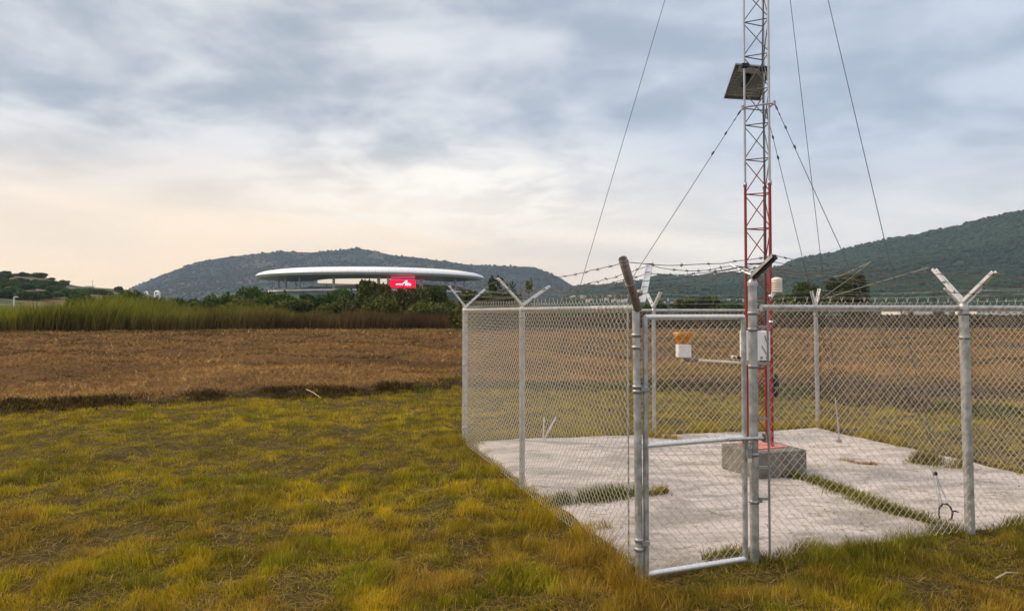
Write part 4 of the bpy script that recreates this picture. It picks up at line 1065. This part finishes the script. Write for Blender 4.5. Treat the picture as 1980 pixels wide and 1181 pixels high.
# single shrubs on the left hill
def hz_at(Hh, px_, frac):
    Xg, Yg, zz, nt = Hh; j = int(np.argmin(np.abs(Xg[0]/Yg[0]-(px_-CX)/F))); i = int(frac*(nt-1)); return Xg[i, j], Yg[i, j], zz[i, j]
def shrub(px_, ypx, wpx, hpx, var, label):
    Xg, Yg, zz, nt = HC; j = int(np.argmin(np.abs(Xg[0]/Yg[0]-(px_-CX)/F)))
    ys = HZ-(zz[:nt, j]-CAMH)/Yg[:nt, j]*F; i = int(np.argmin(np.abs(ys-ypx)))
    Y = Yg[i, j]; z = zz[i, j]
    return plant('bush', var, px_, 0, HZ-(z-CAMH)/Y*F-hpx, wpx, Y, label, 'shrub', 'shrubs on the left hill', z=z-.3)
for a in ((12, 552, 30, 16, 0, 'dark shrub on the left hill slope at the picture edge'), (30, 556, 22, 12, 3, 'round shrub on the left hill above the lamp post'), (52, 560, 26, 16, 0, 'tall dark shrub halfway up the left hill'),
          (92, 560, 28, 18, 3, 'largest round green shrub on the bare left hillside'), (18, 575, 60, 22, 0, 'broad dark shrub low on the left hill behind the lamp post'), (56, 580, 40, 16, 3, 'low dark shrub at the left hill foot right of the lamp post'),
          (85, 574, 46, 14, 6, 'spreading green shrub low on the left hill beside the bare scar'), (130, 572, 46, 16, 0, 'wide blue-green shrub at the right foot of the left hill'), (150, 571, 40, 13, 3, 'low shrub at the right end of the left hill'),
          (44, 534, 20, 9, 0, 'rounded dark shrub in the middle of the left hill crest'), (73, 537, 22, 10, 3, 'big rounded shrub on the crest of the left hill where it starts to fall'), (10, 530, 18, 7, 0, 'low shrub on the crest at the picture edge'),
          (97, 541, 14, 5, 6, 'tiny shrub on the crest beside the big crest shrub'), (124, 548, 16, 6, 3, 'small round shrub on the falling crest of the left hill'), (3, 540, 26, 12, 3, 'dark green shrub high on the left hill beneath the crest, cut by the picture edge'), (36, 546, 26, 10, 6, 'small shrub between the crest and the tall mid-slope shrub'), (70, 550, 24, 11, 0, 'middle-sized shrub right of the tall mid-slope shrub'),
          (112, 556, 30, 12, 0, 'dark shrub under the falling crest, right of the largest round shrub'), (108, 566, 34, 13, 3, 'green shrub above the wide blue-green shrub'), (5, 565, 40, 16, 6, 'large dark shrub at the left picture edge, low on the hill'), (175, 566, 34, 10, 0, 'low dark shrub under the thin mast'), (195, 570, 30, 10, 3, 'low green shrub between the thin mast and the lone round tree'),
          (230, 566, 12, 12, 3, 'lone round tree on the low saddle left of the far domes')):
    shrub(*a)
# thin mast on the saddle, white lamp post, domes
x_, y_, z_ = hz_at(HC, 179, 1.)
o = MB(); o.path([(x_, y_, z_-1), (x_, y_, z_+4.4)], .16, 6); o.box((x_, y_, z_+4.4), (.35, 0, 0), (0, .2, 0), (0, 0, .2)); o.box((x_-1.8, y_, z_+.4), (2.2, 0, 0), (0, 1.5, 0), (0, 0, .5))
tag(o.build('radio_mast', M['conc'], None), 'tiny thin mast on the saddle right of the left hill', 'mast')
lp = W(27, 590, 78.); lt_ = empty('street_lamp', (lp.x, 78., 0), 'white street lamp post standing behind the green reeds at the far left', 'street lamp')
ztop = W(27, 575, 78.).z
MB().path([(lp.x, 78., 0), (lp.x, 78., ztop)], [.11, .07], 8).build('pole', M['white'], lt_)
m = MB(); m.path([(lp.x, 78, ztop), (lp.x+.18, 78, ztop+.08), (lp.x+.28, 78, ztop+.06)], .05, 6); m.box((lp.x+.2, 78, ztop+.06), (.2, 0, 0), (0, .1, 0), (0, 0, .05)); m.build('lamp_head', M['white'], lt_)
for px_, w_, lab in ((283, 1.5, 'small white dome at the foot of the middle hill, left of the pair'), (304, 2.3, 'wider white dome at the foot of the middle hill, right of the pair')):
    p_ = W(px_, 566, 560.); o = empty('domed_house', (p_.x, 560., 0), lab, 'house')
    MB().lathe((p_.x, 560, p_.z), [(w_*1.0, -18), (w_, -.8), (w_*.95, .2), (w_*.7, w_*.55), (w_*.35, w_*.8), (.01, w_*.86)], 20).build('dome', M['house'], o)
    MB().box((p_.x, 560-w_*1.0, p_.z-.2), (.5, 0, 0), (0, .1, 0), (0, 0, .8)).build('door', M['glass'], o)

# ------------------------------------------------------------------ far houses on the valley side
def hill_point(Hh, px_, ypx):
    Xg, Yg, zz, nt = Hh; j = int(np.argmin(np.abs(Xg[0]/Yg[0]-(px_-CX)/F)))
    ys = HZ-(zz[:nt, j]-CAMH)/Yg[:nt, j]*F; i = int(np.argmin(np.abs(ys-ypx))); return Xg[i, j], Yg[i, j], zz[i, j]
hr = random.Random(5)
def house(px_, ypx, wpx, hpx, label, group, flat=False):
    x_, y_, z_ = hill_point(HB, px_, ypx); x_ = (px_-CX)/F*y_; wd_ = wpx*y_/F/2; ht_ = hpx*y_/F
    o = empty('house' if not flat else 'warehouse', (x_, y_, z_), label, 'house' if not flat else 'warehouse', group)
    d_ = wd_*.8 if not flat else 14
    MB().box((x_, y_, z_+ht_/2-2), (wd_, 0, 0), (0, d_, 0), (0, 0, ht_/2+2)).build('wall', M['house'], o)
    m = MB()
    if flat: m.box((x_, y_, z_+ht_+.25), (wd_*1.02, 0, 0), (0, d_*1.02, 0), (0, 0, .25)); m.build('roof', M['roofw'], o)
    else:
        zt_ = z_+ht_; e_ = 1.08; hp_ = ht_*.32
        m.add([(x_-wd_*e_, y_-d_*e_, zt_), (x_+wd_*e_, y_-d_*e_, zt_), (x_+wd_*e_, y_+d_*e_, zt_), (x_-wd_*e_, y_+d_*e_, zt_), (x_-wd_*e_, y_, zt_+hp_), (x_+wd_*e_, y_, zt_+hp_)],
              [(0, 1, 5, 4), (2, 3, 4, 5), (0, 4, 3), (1, 2, 5), (3, 2, 1, 0)]); m.build('roof', M['roof'], o)
    for i in range(2):
        MB().box((x_-wd_+(i+.5)*wd_, y_-d_-.03, z_+ht_*.55), (wd_*.2, 0, 0), (0, .06, 0), (0, 0, ht_*.17)).build('window', M['glass'], o)
for i in range(20):
    px_ = 1085+i*6.6+hr.uniform(-2, 2); house(px_, 579+hr.uniform(-4, 6), hr.uniform(5, 8), hr.uniform(3.0, 4.6), 'tiny white house in the far settlement left of the hinge post, above the fence rail', 'far white houses left of the hinge post')
for i in range(18):
    px_ = 1282+i*9+hr.uniform(-3, 3)
    if 1335 < px_ < 1375: continue
    house(px_, 585+hr.uniform(-5, 4), hr.uniform(5, 9), hr.uniform(2.8, 4.0), 'tiny pale house in the far settlement above the gate', 'far pale houses above the gate')
for px_, yy_, w_, lab in ((1735, 603, 26, 'short low white warehouse seen through the mesh, lowest on the left'), (1772, 596, 70, 'long low white warehouse under the back rail left of the thick right post'), (1800, 598, 30, 'small low white shed just left of the thick right post'),
                          (1885, 601, 36, 'low pale warehouse just right of the thick right post'), (1932, 602, 58, 'long low white warehouse near the right edge under the back rail')):
    y_ = 420.; p_ = W(px_, yy_, y_); wd_ = w_*y_/F/2
    o = empty('warehouse', (p_.x, y_, 0), lab, 'warehouse', 'low white warehouses beyond the field')
    MB().box((p_.x, y_, p_.z/2+.35), (wd_, 0, 0), (0, 10, 0), (0, 0, abs(p_.z)/2+.55)).build('wall', M['house'], o)
    MB().box((p_.x, y_, p_.z+1.15), (wd_*1.02, 0, 0), (0, 10.2, 0), (0, 0, .22)).build('roof', M['roofw'], o)
    for i in range(4):
        MB().box((p_.x-wd_+(i+.5)*wd_/2, y_-10.05, p_.z*.6+.3), (wd_/9, 0, 0), (0, .06, 0), (0, 0, .3)).build('window', M['glass'], o)

# ------------------------------------------------------------------ stadium
SY = 450.; SX = W(721, 560, SY).x; st = empty('stadium', (SX, SY, 0), 'white saucer-roofed stadium with a red lit screen, standing before the blue hill', 'stadium')
SC = Vector((SX, SY, 0)); RO = 69.0
ze = W(719, 537, SY).z
def far_up(m_, k_):                             # the bowl and its roof climb towards the far side
    m_.v = [(p_[0], p_[1], p_[2]+k_*max(0., (p_[1]-SY)/math.hypot(p_[0]-SX, p_[1]-SY))) for p_ in m_.v]; return m_
prof = [(RO-36, ze+1.2), (RO-30, ze+3.0), (RO-20, ze+3.7), (RO-10, ze+3.2), (RO-4, ze+2.2), (RO-1.2, ze+1.2), (RO-.2, ze+.4), (RO, ze-.2)]
far_up(MB().lathe(SC, prof, 120), 4.6).build('roof', M['roofw'], st)
prof2 = [(RO, ze-.2), (RO-.6, ze-.9), (RO-2.2, ze-1.5)]
far_up(MB().lathe(SC, prof2, 120), 4.6).build('fascia', M['roofw'], st)
prof3 = [(RO-2.2, ze-1.5), (RO-8, ze-2.0), (RO-20, ze-2.4), (RO-32, ze-2.2), (RO-36, ze-1.2), (RO-36, ze+1.2)]
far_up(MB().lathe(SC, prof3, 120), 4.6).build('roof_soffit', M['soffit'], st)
zs_ = W(719, 556, SY-40).z
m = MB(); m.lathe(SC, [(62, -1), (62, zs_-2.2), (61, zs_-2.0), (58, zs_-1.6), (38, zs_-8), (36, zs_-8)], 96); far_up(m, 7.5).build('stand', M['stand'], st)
m = MB(); m.lathe(SC, [(62.6, zs_-2.4), (62.6, zs_-1.3), (61.6, zs_-1.3), (61.6, zs_-2.4)], 96); far_up(m, 7.5).build('parapet', M['conc'], st)
m = MB(); m.lathe(SC, [(112, -2), (84, zs_-10), (66, zs_-4.6), (60, zs_-4.4)], 72); tag(m.build('mound', M['mound'], None), kind='structure')
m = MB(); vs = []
for k in range(41):                                    # pale wall above the far stand, its daylight added as emission
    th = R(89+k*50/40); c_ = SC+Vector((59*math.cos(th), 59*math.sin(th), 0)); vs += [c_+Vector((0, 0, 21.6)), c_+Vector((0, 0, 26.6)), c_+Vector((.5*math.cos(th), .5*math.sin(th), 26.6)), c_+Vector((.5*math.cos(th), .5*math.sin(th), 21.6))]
m.add(vs, [(4*i+a_, 4*i+(a_+1) % 4, 4*i+4+(a_+1) % 4, 4*i+4+a_) for i in range(40) for a_ in range(4)]+[(0, 1, 2, 3), (160, 163, 162, 161)]); m.build('far_wall_glow', M['wall_glow'], st)
def col_at(px_, near=True):
    k = (px_-CX)/F; rc_ = 57.
    # where the sight line through px meets the ring of columns
    a = 1+k*k; bq = -2*(k*SX+SY); cq = SX*SX+SY*SY-rc_*rc_; D = max(bq*bq-4*a*cq, 0)
    y_ = (-bq-math.sqrt(D))/(2*a) if near else (-bq+math.sqrt(D))/(2*a); return Vector((k*y_, y_, 0))
for px_, w_, near in ((538.5, .55, True), (552, .75, True), (579, .6, True), (645, .7, True), (732, .85, True), (750, .5, True), (812, .5, True), (816.5, .5, True), (880, .6, True), (898, .5, True), (631, .4, False), (680, .4, False), (668, .4, False), (572, .4, False)):
    c_ = col_at(px_, near); 
    MB().path([c_+Vector((0, 0, zs_-5)), c_+Vector((0, 0, ze-2.0))], w_, 10).build('column', M['conc'], st)
# screen
yS = col_at(778).y-6.; s0, s1 = W(754, 541, yS), W(803, 556, yS)
scx = (s0+s1)/2; hw_ = (s1.x-s0.x)/2; hh2 = (s0.z-s1.z)/2
scr = MB().box(scx+Vector((0, .6, 0)), (hw_, 0, 0), (0, .5, 0), (0, 0, hh2)).build('screen', M['led'], st)
for sx_ in (-1, 1): MB().box(scx+Vector((sx_*(hw_+.25), .5, .0)), (.25, 0, 0), (0, .7, 0), (0, 0, hh2+.3)).build('screen_frame', M['stand'], scr)
s2, s3 = W(756, 532.5, yS), W(802, 538.5, yS); sc2 = (s2+s3)/2
sb = MB().box(sc2+Vector((0, .6, 0)), ((s3.x-s2.x)/2, 0, 0), (0, .4, 0), (0, 0, (s2.z-s3.z)/2)).build('screen_reflection', M['screen_refl'], st)  # reflection of the screen, built as a glowing slab
def lettering(txt, size, loc, shear, name, mat_, parent, width, height, bold=.0):
    cu = bpy.data.curves.new(name, 'FONT'); cu.body = txt; cu.size = 1; cu.shear = shear; cu.extrude = .04; cu.offset = bold; cu.resolution_u = 3
    ob = bpy.data.objects.new(name, cu); COL.objects.link(ob)
    dg = bpy.context.evaluated_depsgraph_get(); me = bpy.data.meshes.new_from_object(ob.evaluated_get(dg)); bpy.data.objects.remove(ob)
    co = np.array([v_.co[:] for v_ in me.vertices]); lo_, hi_ = co.min(0), co.max(0)
    loc = Vector(loc)-root_loc(parent)
    for v_ in me.vertices:
        u = (v_.co.x-lo_[0])/(hi_[0]-lo_[0]); q = (v_.co.y-lo_[1])/(hi_[1]-lo_[1])
        v_.co = Vector((loc.x+(u-.5)*width, loc.y-v_.co.z, loc.z+(q-.5)*height))
    me.materials.clear(); me.materials.append(mat_)
    o_ = bpy.data.objects.new(name, me); COL.objects.link(o_); o_.parent = parent; return o_
pxm = yS/F
lettering('omni', 1, scx+Vector((-5.6*pxm, .05, -.6*pxm)), .3, 'lettering', M['ledw'], scr, 15*pxm, 4.4*pxm, .03)
lettering('life', 1, scx+Vector((10.5*pxm, .05, -.9*pxm)), .3, 'lettering', M['ledw'], scr, 12*pxm, 5.8*pxm, .03)
m = MB(); y_ = scx.y+.03; q = lambda a, b_: (scx.x+a*pxm, y_, scx.z+b_*pxm)
q2_ = lambda a, b_: (scx.x+a*pxm, y_-.08, scx.z+b_*pxm)
sw = [(0, .5), (3, 3.5), (6.5, 6.4), (8.8, 6.9), (9.6, 4.5), (7.6, 1.), (5.2, -1.8), (4.6, -.4), (6.6, 2.8), (4.5, 2.2), (2, .2)]
m.add([q(*p_) for p_ in sw]+[q2_(*p_) for p_ in sw], [tuple(range(len(sw), 2*len(sw)))]+[(i, (i+1) % len(sw), len(sw)+(i+1) % len(sw), len(sw)+i) for i in range(len(sw))])
m.build('emblem', M['ledw'], scr)

# ------------------------------------------------------------------ haze
hz = MB(); hz.box((0, 1000, 146), (3600, 0, 0), (0, 2500, 0), (0, 0, 178))
vm = bpy.data.materials.new('haze'); vm.use_nodes = True; vt = vm.node_tree; vt.nodes.clear()
vo = vt.nodes.new('ShaderNodeOutputMaterial'); pv = vt.nodes.new('ShaderNodeVolumePrincipled')
pv.inputs['Color'].default_value = (.58, .77, 1.0, 1); pv.inputs['Density'].default_value = 1.2e-4; pv.inputs['Anisotropy'].default_value = 0.
vt.links.new(pv.outputs[0], vo.inputs['Volume'])
tag(hz.build('haze', vm, None), kind='stuff')
